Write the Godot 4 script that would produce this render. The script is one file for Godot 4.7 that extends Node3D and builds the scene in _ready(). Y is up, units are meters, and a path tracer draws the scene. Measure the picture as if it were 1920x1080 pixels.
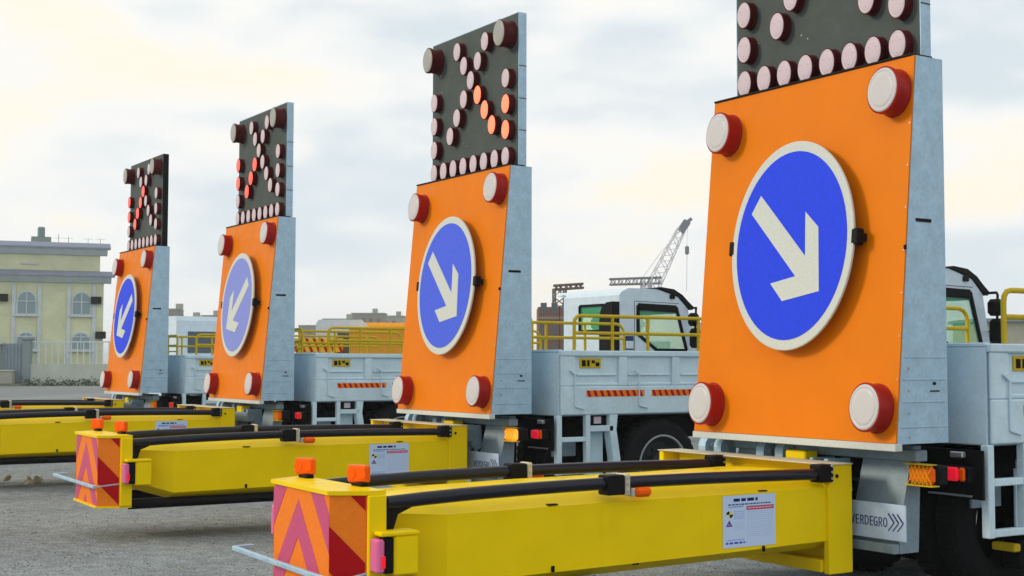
extends Node3D
# Four impact-protection trucks parked in a row on a gravel lot, seen from behind.
# Truck axes: x forward, y up, z to the truck's right. L() adds the height of the sign board's foot.

const FOOT := 1.2
const TILT := 0.2545
const BOARD := 2.821
const BACK := 0.549
var M := {}
var names := {}
var rng := RandomNumberGenerator.new()

# ---------------------------------------------------------------- helpers
func L(u: float, y: float, v: float) -> Vector3:
	return Vector3(u, y + FOOT, v)

func mb() -> SurfaceTool:
	var st := SurfaceTool.new()
	st.begin(Mesh.PRIMITIVE_TRIANGLES)
	st.set_smooth_group(-1)
	return st

func tri(st: SurfaceTool, a: Vector3, b: Vector3, c: Vector3, n: Vector3) -> void:
	if (b - a).cross(c - a).dot(n) > 0.0:
		var t := b
		b = c
		c = t
	st.add_vertex(a)
	st.add_vertex(b)
	st.add_vertex(c)

func quad(st: SurfaceTool, a: Vector3, b: Vector3, c: Vector3, d: Vector3, n: Vector3) -> void:
	tri(st, a, b, c, n)
	tri(st, a, c, d, n)

# a box with chamfered edges, placed by a transform
func cbox(st: SurfaceTool, xf: Transform3D, size: Vector3, ch := 0.0) -> void:
	var h := size * 0.5
	ch = min(ch, min(h.x, min(h.y, h.z)) * 0.9)
	var p := func(sx: int, sy: int, sz: int, ax: int) -> Vector3:
		var q := Vector3(sx * (h.x - (0.0 if ax == 0 else ch)), sy * (h.y - (0.0 if ax == 1 else ch)), sz * (h.z - (0.0 if ax == 2 else ch)))
		return xf * q
	var bs := xf.basis
	for s in [-1, 1]:
		quad(st, p.call(s, -1, -1, 0), p.call(s, 1, -1, 0), p.call(s, 1, 1, 0), p.call(s, -1, 1, 0), bs.x * s)
		quad(st, p.call(-1, s, -1, 1), p.call(1, s, -1, 1), p.call(1, s, 1, 1), p.call(-1, s, 1, 1), bs.y * s)
		quad(st, p.call(-1, -1, s, 2), p.call(1, -1, s, 2), p.call(1, 1, s, 2), p.call(-1, 1, s, 2), bs.z * s)
	if ch <= 0.0:
		return
	for a in [-1, 1]:
		for b in [-1, 1]:
			quad(st, p.call(a, b, -1, 0), p.call(a, b, 1, 0), p.call(a, b, 1, 1), p.call(a, b, -1, 1), bs.x * a + bs.y * b)
			quad(st, p.call(a, -1, b, 0), p.call(a, 1, b, 0), p.call(a, 1, b, 2), p.call(a, -1, b, 2), bs.x * a + bs.z * b)
			quad(st, p.call(-1, a, b, 1), p.call(1, a, b, 1), p.call(1, a, b, 2), p.call(-1, a, b, 2), bs.y * a + bs.z * b)
			for c in [-1, 1]:
				tri(st, p.call(a, b, c, 0), p.call(a, b, c, 1), p.call(a, b, c, 2), bs.x * a + bs.y * b + bs.z * c)

# a chamfered box between truck coordinates
func bx(st: SurfaceTool, u0: float, u1: float, y0: float, y1: float, v0: float, v1: float, ch := 0.004) -> void:
	cbox(st, Transform3D(Basis(), L((u0 + u1) / 2, (y0 + y1) / 2, (v0 + v1) / 2)), Vector3(abs(u1 - u0), abs(y1 - y0), abs(v1 - v0)), ch)

# a chamfered box in plain coordinates
func wx(st: SurfaceTool, a: Vector3, b: Vector3, ch := 0.0) -> void:
	cbox(st, Transform3D(Basis(), (a + b) / 2), (b - a).abs(), ch)

# a bar of square section between two points
func bar(st: SurfaceTool, a: Vector3, b: Vector3, w: float, t: float, ch := 0.003, up := Vector3.UP) -> void:
	var x := (b - a).normalized()
	if abs(x.dot(up)) > 0.95:
		up = Vector3.RIGHT
	var z := x.cross(up).normalized()
	cbox(st, Transform3D(Basis(x, z.cross(x), z), (a + b) / 2), Vector3((b - a).length(), w, t), ch)

# a polygon extruded along x ("x": points are z, y), y ("y": x, z) or z ("z": x, y)
func prism(st: SurfaceTool, poly: Array, axis: String, lo: float, hi: float) -> void:
	var pv := PackedVector2Array(poly)
	var area := 0.0
	for i in pv.size():
		area += pv[i].cross(pv[(i + 1) % pv.size()])
	if area < 0.0:
		pv.reverse()
	var at := func(p: Vector2, t: float) -> Vector3:
		return Vector3(t, p.y, p.x) if axis == "x" else (Vector3(p.x, t, p.y) if axis == "y" else Vector3(p.x, p.y, t))
	var ax: Vector3 = at.call(Vector2.ZERO, 1.0)
	var ids := Geometry2D.triangulate_polygon(pv)
	for i in range(0, ids.size(), 3):
		for s in [[lo, -1.0], [hi, 1.0]]:
			tri(st, at.call(pv[ids[i]], s[0]), at.call(pv[ids[i + 1]], s[0]), at.call(pv[ids[i + 2]], s[0]), ax * s[1])
	for i in pv.size():
		var a := pv[i]
		var b := pv[(i + 1) % pv.size()]
		var n2 := Vector2((b - a).y, -(b - a).x)
		var n: Vector3 = at.call(n2, 0.0)
		quad(st, at.call(a, lo), at.call(b, lo), at.call(b, hi), at.call(a, hi), n)

# truck-coordinate side polygon (u, y) extruded across v
func side(st: SurfaceTool, poly: Array, v0: float, v1: float) -> void:
	var q := []
	for p in poly:
		q.append(Vector2(p[0], p[1] + FOOT))
	prism(st, q, "z", min(v0, v1), max(v0, v1))

# a turned shape: profile of (radius, height) along the z of a transform; sy stretches its y
func lathe(st: SurfaceTool, prof: Array, xf: Transform3D, seg := 24, sy := 1.0) -> void:
	for k in prof.size() - 1:
		var r0: float = prof[k][0]
		var z0: float = prof[k][1]
		var r1: float = prof[k + 1][0]
		var z1: float = prof[k + 1][1]
		var soft: bool = prof[k].size() > 2
		st.set_smooth_group(100 if soft else k + 1)
		for i in seg:
			var a := TAU * i / seg
			var b := TAU * (i + 1) / seg
			var pa := Vector3(cos(a), sin(a) * sy, 0)
			var pb := Vector3(cos(b), sin(b) * sy, 0)
			var m := (pa + pb) * 0.5
			var n := xf.basis * (m * (z1 - z0) + Vector3(0, 0, r0 - r1) * m.length())
			var z := Vector3(0, 0, 1)
			if r1 < 1e-5:
				tri(st, xf * (pa * r0 + z * z0), xf * (pb * r0 + z * z0), xf * (z * z1), n)
			elif r0 < 1e-5:
				tri(st, xf * (z * z0), xf * (pb * r1 + z * z1), xf * (pa * r1 + z * z1), n)
			else:
				quad(st, xf * (pa * r0 + z * z0), xf * (pb * r0 + z * z0), xf * (pb * r1 + z * z1), xf * (pa * r1 + z * z1), n)
	st.set_smooth_group(-1)

func look(at: Vector3, dir: Vector3, up := Vector3.UP) -> Transform3D:
	var z := dir.normalized()
	if abs(z.dot(up)) > 0.97:
		up = Vector3.RIGHT
	var x := up.cross(z).normalized()
	return Transform3D(Basis(x, z.cross(x), z), at)

func rod(st: SurfaceTool, a: Vector3, b: Vector3, r: float, seg := 12) -> void:
	var l := (b - a).length()
	lathe(st, [[0, 0], [r, 0], [r, l], [0, l]], look(a, b - a), seg)

# a round tube through points
func tube(st: SurfaceTool, pts: Array, r: float, seg := 10) -> void:
	var rings := []
	var up := Vector3.UP
	for i in pts.size():
		var d: Vector3 = (pts[min(i + 1, pts.size() - 1)] - pts[max(i - 1, 0)]).normalized()
		if abs(d.dot(up)) > 0.9:
			up = Vector3(0.3, 0.1, 1).normalized()
		var x := up.cross(d).normalized()
		var y := d.cross(x)
		up = y
		var ring := []
		for k in seg:
			var a := TAU * k / seg
			ring.append(pts[i] + (x * cos(a) + y * sin(a)) * r)
		rings.append(ring)
	st.set_smooth_group(1)
	for i in pts.size() - 1:
		for k in seg:
			var k2 := (k + 1) % seg
			var m: Vector3 = (rings[i][k] + rings[i + 1][k2]) / 2 - (pts[i] + pts[i + 1]) / 2
			quad(st, rings[i][k], rings[i][k2], rings[i + 1][k2], rings[i + 1][k], m)
	st.set_smooth_group(-1)
	for e in [0, pts.size() - 1]:
		var n: Vector3 = pts[0] - pts[1] if e == 0 else pts[e] - pts[e - 1]
		for k in seg:
			tri(st, pts[e], rings[e][k], rings[e][(k + 1) % seg], n)

func mesh_of(st: SurfaceTool, m: Material) -> ArrayMesh:
	st.generate_normals()
	var me := st.commit()
	me.surface_set_material(0, m)
	return me

func child_name(parent: Node, called: String) -> String:
	if not parent.has_node(called):
		return called
	var i := 1
	while parent.has_node("%s_%03d" % [called, i]):
		i += 1
	return "%s_%03d" % [called, i]

func put(called: String, me: Mesh, parent: Node, xf := Transform3D()) -> MeshInstance3D:
	var o := MeshInstance3D.new()
	o.mesh = me
	o.name = child_name(parent, called)
	o.transform = xf
	parent.add_child(o, true)
	return o

func obj(called: String, st: SurfaceTool, m: Material, parent: Node = self) -> MeshInstance3D:
	return put(called, mesh_of(st, m), parent)

func tag(o: Node, label: String, category: String, group := "") -> Node:
	o.set_meta("label", label)
	o.set_meta("category", category)
	if group != "":
		o.set_meta("group", group)
	return o

func thing(called: String, label: String, category: String, at := Vector3.ZERO, turn := 0.0, group := "") -> Node3D:
	var o := Node3D.new()
	o.name = child_name(self, called)
	add_child(o, true)
	o.position = at
	o.rotation.y = turn
	tag(o, label, category, group)
	return o

# ---------------------------------------------------------------- materials
func noise(freq: float, sd: int, kind := FastNoiseLite.TYPE_SIMPLEX_SMOOTH, oct := 4) -> FastNoiseLite:
	var n := FastNoiseLite.new()
	n.noise_type = kind
	n.frequency = freq
	n.seed = sd
	n.fractal_octaves = oct
	if kind == FastNoiseLite.TYPE_CELLULAR:
		n.fractal_type = FastNoiseLite.FRACTAL_NONE
		n.cellular_return_type = FastNoiseLite.RETURN_CELL_VALUE
	return n

# a grey texture: weighted sum of seamless noises, each [noise, weight], about a mean
func grain(size: int, layers: Array, mean: float) -> Image:
	var acc := PackedFloat32Array()
	acc.resize(size * size)
	acc.fill(mean)
	for l in layers:
		var d: PackedByteArray = l[0].get_seamless_image(size, size).get_data()
		var w: float = l[1] / 255.0
		var th: float = l[2] if l.size() > 2 else -1.0
		for i in d.size():
			if th < 0.0:
				acc[i] += (d[i] - 127.5) * w
			elif d[i] > th * 255.0:
				acc[i] += l[1] * min(1.0, (d[i] / 255.0 - th) * 8.0)
	var b := PackedByteArray()
	b.resize(size * size)
	for i in b.size():
		b[i] = int(clamp(acc[i], 0.0, 1.0) * 255.0)
	return Image.create_from_data(size, size, false, Image.FORMAT_L8, b)

func tex(im: Image) -> ImageTexture:
	im.convert(Image.FORMAT_RGB8)
	im.generate_mipmaps()
	return ImageTexture.create_from_image(im)

func lin(r: float, g: float, b: float) -> Color:
	return Color(r, g, b).linear_to_srgb()

func mat(c: Color, rough := 0.5, metal := 0.0, t: Texture2D = null, scale := 1.0) -> StandardMaterial3D:
	var m := StandardMaterial3D.new()
	m.albedo_color = c
	m.roughness = rough
	m.metallic_specular = 0.5 if metal > 0.1 else 0.22
	m.metallic = metal
	if t != null:
		m.albedo_texture = t
		m.uv1_triplanar = true
		m.uv1_scale = Vector3.ONE * scale
	return m

func rough_map(m: StandardMaterial3D, t: Texture2D) -> StandardMaterial3D:
	m.roughness_texture = t
	return m

func glow(c: Color, e: Color, k: float) -> StandardMaterial3D:
	var m := mat(c, 0.3)
	m.emission_enabled = true
	m.emission = e
	m.emission_energy_multiplier = k
	return m

func materials() -> void:
	var smooth := tex(grain(512, [[noise(0.004, 73), 0.03], [noise(0.3, 74), 0.035], [noise(0.04, 75), -0.05, 0.86]], 0.955))
	var scuff := tex(grain(512, [[noise(0.012, 3), 0.09], [noise(0.09, 4), 0.06], [noise(0.05, 6, FastNoiseLite.TYPE_SIMPLEX_SMOOTH, 5), -0.12, 0.80]], 0.94))
	var dust := tex(grain(512, [[noise(0.006, 13), 0.08], [noise(0.05, 14), 0.05], [noise(0.2, 15), 0.04]], 0.94))
	var fine := tex(grain(256, [[noise(0.03, 23), 0.06], [noise(0.3, 24), 0.05]], 0.95))
	var spangle := tex(grain(512, [[noise(0.06, 33, FastNoiseLite.TYPE_CELLULAR), 0.06], [noise(0.006, 34), 0.07], [noise(0.1, 35), 0.05]], 0.90))
	var sheen := tex(grain(256, [[noise(0.02, 43), 0.5], [noise(0.15, 44), 0.25]], 0.62))
	M.yellow = rough_map(mat(lin(0.97, 0.71, 0.001), 0.6, 0.0, smooth, 0.7), sheen)
	M.yellow_worn = mat(lin(0.66, 0.60, 0.46), 0.6, 0.0, scuff, 2.0)
	M.orange = rough_map(mat(lin(0.80, 0.212, 0.001), 0.7, 0.0, smooth, 0.8), sheen)
	M.galvanised = rough_map(mat(lin(0.47, 0.69, 0.89), 0.75, 0.2, spangle, 1.4), sheen)  # base colour blued to carry the sky reflected on the shaded side
	M.galvanised_dull = mat(lin(0.27, 0.37, 0.45), 0.6, 0.2, spangle, 2.0)
	M.steel = mat(lin(0.55, 0.58, 0.6), 0.35, 0.7, fine, 2.0)
	M.white = rough_map(mat(lin(0.66, 0.85, 0.97), 0.55, 0.0, dust, 0.6), sheen)  # white paint with blue sky light of the shaded sides in its albedo
	M.cab_white = mat(lin(0.66, 0.80, 0.92), 0.32, 0.0, fine, 0.6)  # white cab paint, tinted with the sky blue of its shaded side
	M.rubber = mat(lin(0.009, 0.009, 0.011), 0.55, 0.0, scuff, 2.0)
	M.tyre = mat(lin(0.014, 0.015, 0.017), 0.8, 0.0, dust, 3.0)
	M.hose = mat(lin(0.007, 0.009, 0.020), 0.28, 0.0, fine, 3.0)
	M.hose.metallic_specular = 0.4
	M.rim_dark = mat(lin(0.05, 0.055, 0.06), 0.5, 0.0, dust, 3.0)
	M.black = mat(lin(0.007, 0.007, 0.009), 0.5)
	M.panel_dark = mat(lin(0.085, 0.105, 0.105), 0.6, 0.0, dust, 1.2)
	M.maroon = mat(lin(0.075, 0.010, 0.012), 0.35)
	M.red_shell = mat(lin(0.34, 0.016, 0.012), 0.3)
	M.lens = mat(lin(0.62, 0.62, 0.66), 0.22, 0.0, fine, 9.0)
	M.lens_pink = mat(lin(0.68, 0.58, 0.66), 0.25, 0.0, fine, 9.0)
	M.lens_lit_red = glow(lin(0.9, 0.12, 0.10), lin(1.0, 0.075, 0.055), 1.0)
	M.lens_grey = mat(lin(0.40, 0.41, 0.40), 0.25, 0.0, fine, 9.0)
	M.lens_lit = glow(lin(0.9, 0.25, 0.15), lin(1.0, 0.13, 0.06), 1.1)
	M.lens_amber = mat(lin(0.90, 0.12, 0.004), 0.2)
	M.lens_amber_lit = glow(lin(0.9, 0.25, 0.02), lin(1.0, 0.30, 0.03), 1.2)
	M.lens_red = glow(lin(0.85, 0.015, 0.03), lin(1.0, 0.012, 0.04), 0.35)
	M.lens_clear = mat(lin(0.72, 0.16, 0.36), 0.2)
	M.sign_white = mat(lin(0.62, 0.68, 0.68), 0.45, 0.0, fine, 4.0)
	M.sign_blue = mat(lin(0.020, 0.065, 0.92), 0.5, 0.0, fine, 2.0)
	M.sign_blue_mid = mat(lin(0.075, 0.14, 0.88), 0.5, 0.0, fine, 2.0)
	M.sign_blue_pale = mat(lin(0.24, 0.30, 0.80), 0.5, 0.0, fine, 2.0)
	M.print_orange = mat(lin(0.95, 0.24, 0.02), 0.5, 0.0, fine, 3.0)
	M.print_red = mat(lin(0.46, 0.006, 0.010), 0.5, 0.0, fine, 3.0)
	M.print_red_sheen = mat(lin(0.60, 0.10, 0.23), 0.5, 0.0, fine, 3.0)  # red print with sky sheen painted in as pink
	M.print_navy = mat(lin(0.03, 0.045, 0.14), 0.5)
	M.print_plate = mat(lin(0.50, 0.64, 0.86), 0.5, 0.0, fine, 3.0)
	M.rail_yellow = mat(lin(0.66, 0.47, 0.02), 0.45, 0.0, scuff, 3.0)
	M.print_yellow = mat(lin(0.85, 0.55, 0.03), 0.5, 0.0, fine, 3.0)
	M.seat = mat(lin(0.03, 0.032, 0.036), 0.8)
	M.glass = mat(Color(0.38, 0.92, 0.66, 0.2), 0.03)
	M.glass.transparency = BaseMaterial3D.TRANSPARENCY_ALPHA
	M.decal = mat(Color.WHITE, 0.45)
	M.decal.albedo_texture = tex(decal_image())
	M.house = mat(lin(0.76, 0.80, 0.54), 0.85, 0.0, dust, 0.15)
	M.house_trim = mat(lin(0.68, 0.76, 0.80), 0.8, 0.0, dust, 0.2)
	M.house_roof = mat(lin(0.26, 0.30, 0.40), 0.7, 0.0, dust, 0.3)
	M.house_glass = mat(lin(0.26, 0.36, 0.40), 0.12)
	M.house_wall = mat(lin(0.55, 0.62, 0.55), 0.85, 0.0, dust, 0.2)
	M.house_gate = mat(lin(0.26, 0.33, 0.36), 0.6, 0.0, dust, 0.5)
	M.bush = mat(lin(0.10, 0.13, 0.09), 0.8, 0.0, scuff, 1.0)
	M.brick_brown = mat(lin(0.26, 0.13, 0.085), 0.85, 0.0, dust, 0.3)
	M.scaffold = mat(lin(0.14, 0.11, 0.09), 0.6)
	M.crane = mat(lin(0.62, 0.62, 0.68), 0.5)
	M.crane_dark = mat(lin(0.22, 0.24, 0.28), 0.5)
	M.far_wall = mat(lin(0.42, 0.42, 0.36), 0.9, 0.0, dust, 0.05)
	M.far_wall_brown = mat(lin(0.30, 0.26, 0.22), 0.9, 0.0, dust, 0.05)
	M.far_glass = mat(lin(0.10, 0.12, 0.14), 0.3)
	M.orange_body = mat(lin(0.95, 0.42, 0.04), 0.55, 0.0, scuff, 0.7)
	M.sandstone = mat(lin(0.55, 0.50, 0.38), 0.9, 0.0, dust, 3.0)
	M.shed = mat(lin(0.50, 0.50, 0.40), 0.8, 0.0, dust, 0.3)

# the data sheet stuck on the cushion: blocks of small print, a red bar, two pictograms
func decal_image() -> Image:
	var im := Image.create(256, 256, false, Image.FORMAT_RGB8)
	im.fill(Color(0.75, 0.84, 0.97))
	var r := RandomNumberGenerator.new()
	r.seed = 5
	var words := func(x0: int, x1: int, y: int, h: int, c: Color) -> void:
		var x := x0
		while x < x1:
			var w := r.randi_range(3, 9) * h / 4
			im.fill_rect(Rect2i(x, y, min(w, x1 - x), h), c)
			x += w + max(2, h / 2)
	words.call(52, 172, 16, 15, Color(0.10, 0.14, 0.36))
	words.call(26, 232, 42, 7, Color(0.24, 0.33, 0.55))
	words.call(26, 100, 54, 5, Color(0.35, 0.48, 0.75))
	im.fill_rect(Rect2i(114, 56, 134, 20), Color(0.72, 0.28, 0.38))
	words.call(120, 242, 63, 6, Color(0.9, 0.75, 0.8))
	for i in 5:
		words.call(54, 106, 78 + i * 9, 3, Color(0.42, 0.55, 0.80))
	for i in 13:
		words.call(116, 244, 84 + i * 10, 2, Color(0.55, 0.64, 0.82))
	for i in 4:
		words.call(54, 106, 136 + i * 10, 2, Color(0.5, 0.6, 0.85))
	for x in 36:
		for y in 36:
			var d := Vector2(x - 18, y - 18)
			if d.length() < 17:
				im.set_pixel(14 + x, 74 + y, Color(0.05, 0.07, 0.04) if d.x * d.y > 0 else Color(0.85, 0.85, 0.55))
			if y > 4 and abs(d.x) < (y - 2) * 0.5 and not (y > 12 and y < 30 and abs(d.x) < (y - 10) * 0.28 and abs(d.x) > 2):
				im.set_pixel(12 + x, 116 + y, Color(0.45, 0.25, 0.62))
	words.call(20, 104, 216, 4, Color(0.4, 0.5, 0.8))
	words.call(14, 112, 228, 10, Color(0.30, 0.34, 0.78))
	return im

# ---------------------------------------------------------------- sky, camera
func make_sky() -> Sky:
	var w := 2048
	var h := 1024
	var a := noise(2.1, 91, FastNoiseLite.TYPE_SIMPLEX_SMOOTH, 6)
	var b := noise(6.5, 17, FastNoiseLite.TYPE_SIMPLEX_SMOOTH, 6)
	var data := PackedFloat32Array()
	data.resize(w * h * 3)
	for j in h:
		var el := PI / 2 - PI * (j + 0.5) / h
		var ce := cos(el)
		var se := sin(el)
		for i in w:
			var k := (j * w + i) * 3
			if el < -0.03:
				data[k] = 0.34
				data[k + 1] = 0.35
				data[k + 2] = 0.35
				continue
			var az := TAU * ((i + 0.5) / w - 0.5)
			var x := sin(az) * ce
			var z := -cos(az) * ce
			var n := a.get_noise_3d(x, se * 3.4, z) + 0.45 * b.get_noise_3d(x, se * 3.0, z)
			var cloud := smoothstep(-0.50, 0.14, n)
			var puff := smoothstep(0.02, 0.5, n)
			var low := exp(-max(el, 0.0) / 0.10)
			var blue := Color(0.58, 0.66, 0.71).lerp(Color(0.72, 0.77, 0.79), low)
			var white := Color(0.83, 0.83, 0.81).lerp(Color(0.80, 0.81, 0.81), low)
			var c := blue.lerp(white, cloud)
			c = c.lerp(Color(0.88, 0.82, 0.69), puff * 0.85)
			data[k] = c.r
			data[k + 1] = c.g
			data[k + 2] = c.b
	var im := Image.create_from_data(w, h, false, Image.FORMAT_RGBF, data.to_byte_array())
	var sm := PanoramaSkyMaterial.new()
	sm.panorama = ImageTexture.create_from_image(im)
	var sky := Sky.new()
	sky.sky_material = sm
	return sky

func _ready() -> void:
	rng.seed = 20
	var cam := Camera3D.new()
	cam.name = "camera"
	cam.fov = 24.28
	cam.position = Vector3(0, 1.7655, 0)
	cam.rotation = Vector3(0.05664, 0, 0.0018)
	cam.far = 3000.0
	add_child(cam)
	cam.current = true
	var env := Environment.new()
	env.background_mode = Environment.BG_SKY
	env.sky = make_sky()
	env.background_energy_multiplier = 1.0
	env.tonemap_mode = Environment.TONE_MAPPER_LINEAR
	env.tonemap_exposure = 1.2
	env.fog_enabled = true
	env.fog_density = 0.0006
	env.fog_light_color = Color(0.86, 0.89, 0.90)
	env.sdfgi_enabled = true
	env.ssao_enabled = true
	env.ssil_enabled = true
	var we := WorldEnvironment.new()
	we.name = "environment"
	we.environment = env
	add_child(we)
	var sun := DirectionalLight3D.new()
	sun.name = "sun"
	sun.light_energy = 0.5
	sun.light_color = Color(1.0, 0.93, 0.82)
	sun.light_angular_distance = 12.0
	sun.shadow_enabled = true
	add_child(sun)
	sun.look_at_from_position(Vector3.ZERO, -Vector3(-0.93, 0.42, 0.10), Vector3.UP)
	materials()
	ground()
	rubble()
	house()
	background()
	trucks()

# ---------------------------------------------------------------- ground
func ground() -> void:
	var t := tex(grain(1024, [[noise(0.01, 51), 0.14], [noise(0.06, 52), 0.20], [noise(0.22, 53), 0.42], [noise(0.10, 54), 0.40, 0.68], [noise(0.09, 55), -0.35, 0.70]], 0.62))
	var hgt := grain(1024, [[noise(0.06, 52), 0.3], [noise(0.22, 53), 0.6]], 0.5)
	hgt.convert(Image.FORMAT_RGB8)
	hgt.bump_map_to_normal_map(6.0)
	var m := mat(lin(1, 1, 1), 0.93)
	m.albedo_texture = t
	m.vertex_color_use_as_albedo = true
	m.normal_enabled = true
	m.normal_texture = ImageTexture.create_from_image(hgt)
	m.normal_scale = 0.8
	m.uv1_triplanar = true
	m.uv1_world_triplanar = true
	m.uv1_scale = Vector3.ONE * 0.42
	var n1 := noise(0.16, 61)
	var n2 := noise(0.7, 62)
	var xs := []
	var zs := []
	for i in 121:
		xs.append(-22.0 + i * 0.4)
	for i in 101:
		zs.append(0.0 - i * 0.4)
	for k in 14:
		var d := pow(1.62, k)
		xs.push_front(-22.0 - d)
		xs.append(26.0 + d)
		zs.append(-40.0 - d)
		zs.push_front(d)
	xs.push_front(-2500.0)
	xs.append(2500.0)
	zs.append(-2500.0)
	zs.push_front(1500.0)
	var st := mb()
	st.set_smooth_group(1)
	var pts := []
	for z in zs:
		var row := []
		for x in xs:
			var near: bool = abs(x) < 30 and abs(z) < 45
			var h := n1.get_noise_2d(x * 2.0, z * 2.0) * 0.02 if near else 0.0
			var c := 0.69 + 0.16 * n1.get_noise_2d(x, z) + 0.17 * n2.get_noise_2d(x, z)
			var warm := n1.get_noise_2d(x * 1.3 + 90, z * 1.3) * 0.05
			row.append([Vector3(x, h - 0.01, z), Color(c * (0.92 + warm), c * 1.02, c * (1.08 - warm))])
		pts.append(row)
	for j in zs.size() - 1:
		for i in xs.size() - 1:
			var a = pts[j][i]
			var b = pts[j][i + 1]
			var c = pts[j + 1][i + 1]
			var d = pts[j + 1][i]
			for v in [a, d, c, a, c, b]:
				st.set_color(v[1])
				st.add_vertex(v[0])
	obj("ground", st, m).set_meta("kind", "structure")
	var stone := mb()
	lathe(stone, [[0.0, -0.3, 1], [0.8, -0.2, 1], [1.0, 0.15, 1], [0.6, 0.5, 1], [0.0, 0.6, 1]], look(Vector3.ZERO, Vector3.UP), 6)
	var pm := mat(lin(1, 1, 1), 0.9)
	pm.vertex_color_use_as_albedo = true
	var mm := MultiMesh.new()
	mm.transform_format = MultiMesh.TRANSFORM_3D
	mm.use_colors = true
	mm.mesh = mesh_of(stone, pm)
	mm.instance_count = 30000
	for i in mm.instance_count:
		var z := -6.0 - 26.0 * pow(rng.randf(), 1.2)
		var x := rng.randf_range(-0.45, 0.42) * -z
		var s := rng.randf_range(0.004, 0.011) * (1.6 if rng.randf() > 0.97 else 1.0)
		var b := Basis(Vector3.UP, rng.randf() * TAU).scaled(Vector3(s * rng.randf_range(0.7, 1.4), s * rng.randf_range(0.5, 0.9), s))
		mm.set_instance_transform(i, Transform3D(b, Vector3(x, n1.get_noise_2d(x * 2.0, z * 2.0) * 0.02 - 0.008, z)))
		var g := rng.randf_range(0.14, 0.5)
		mm.set_instance_color(i, Color(g, g * rng.randf_range(0.93, 1.0), g * rng.randf_range(0.82, 1.0)))
	var mi := MultiMeshInstance3D.new()
	mi.name = "gravel"
	mi.multimesh = mm
	add_child(mi)
	mi.set_meta("kind", "stuff")
	tag(mi, "loose grey and beige pebbles strewn over the open lot", "gravel")

func rubble() -> void:
	var o := thing("rubble_heap", "small heap of pale broken stones on the bare lot beside the yellow cushion head", "rubble", Vector3(-7.35, 0, -19.9))
	for k in 12:
		var st := mb()
		var sc := rng.randf_range(0.03, 0.09)
		var prof := []
		for j in 5:
			prof.append([sc * sin(PI * j / 4.0) * rng.randf_range(0.7, 1.1), -sc * 0.6 * cos(PI * j / 4.0)])
		lathe(st, prof, Transform3D(Basis.from_euler(Vector3(rng.randf(), rng.randf() * 6.0, rng.randf())), Vector3(rng.randfn(0, 0.28), 0.035 + rng.randf() * 0.04, rng.randfn(0, 0.16))), 7, rng.randf_range(0.6, 1.0))
		obj("stone", st, M.sandstone, o)

# ---------------------------------------------------------------- house behind
func arch(cx: float, y0: float, w: float, h: float, k := 10) -> Array:
	var p := [Vector2(cx - w / 2, y0), Vector2(cx + w / 2, y0)]
	for i in k + 1:
		var a := PI * i / k
		p.append(Vector2(cx + cos(a) * w / 2, y0 + h - w / 2 + sin(a) * w / 2))
	return p

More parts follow.
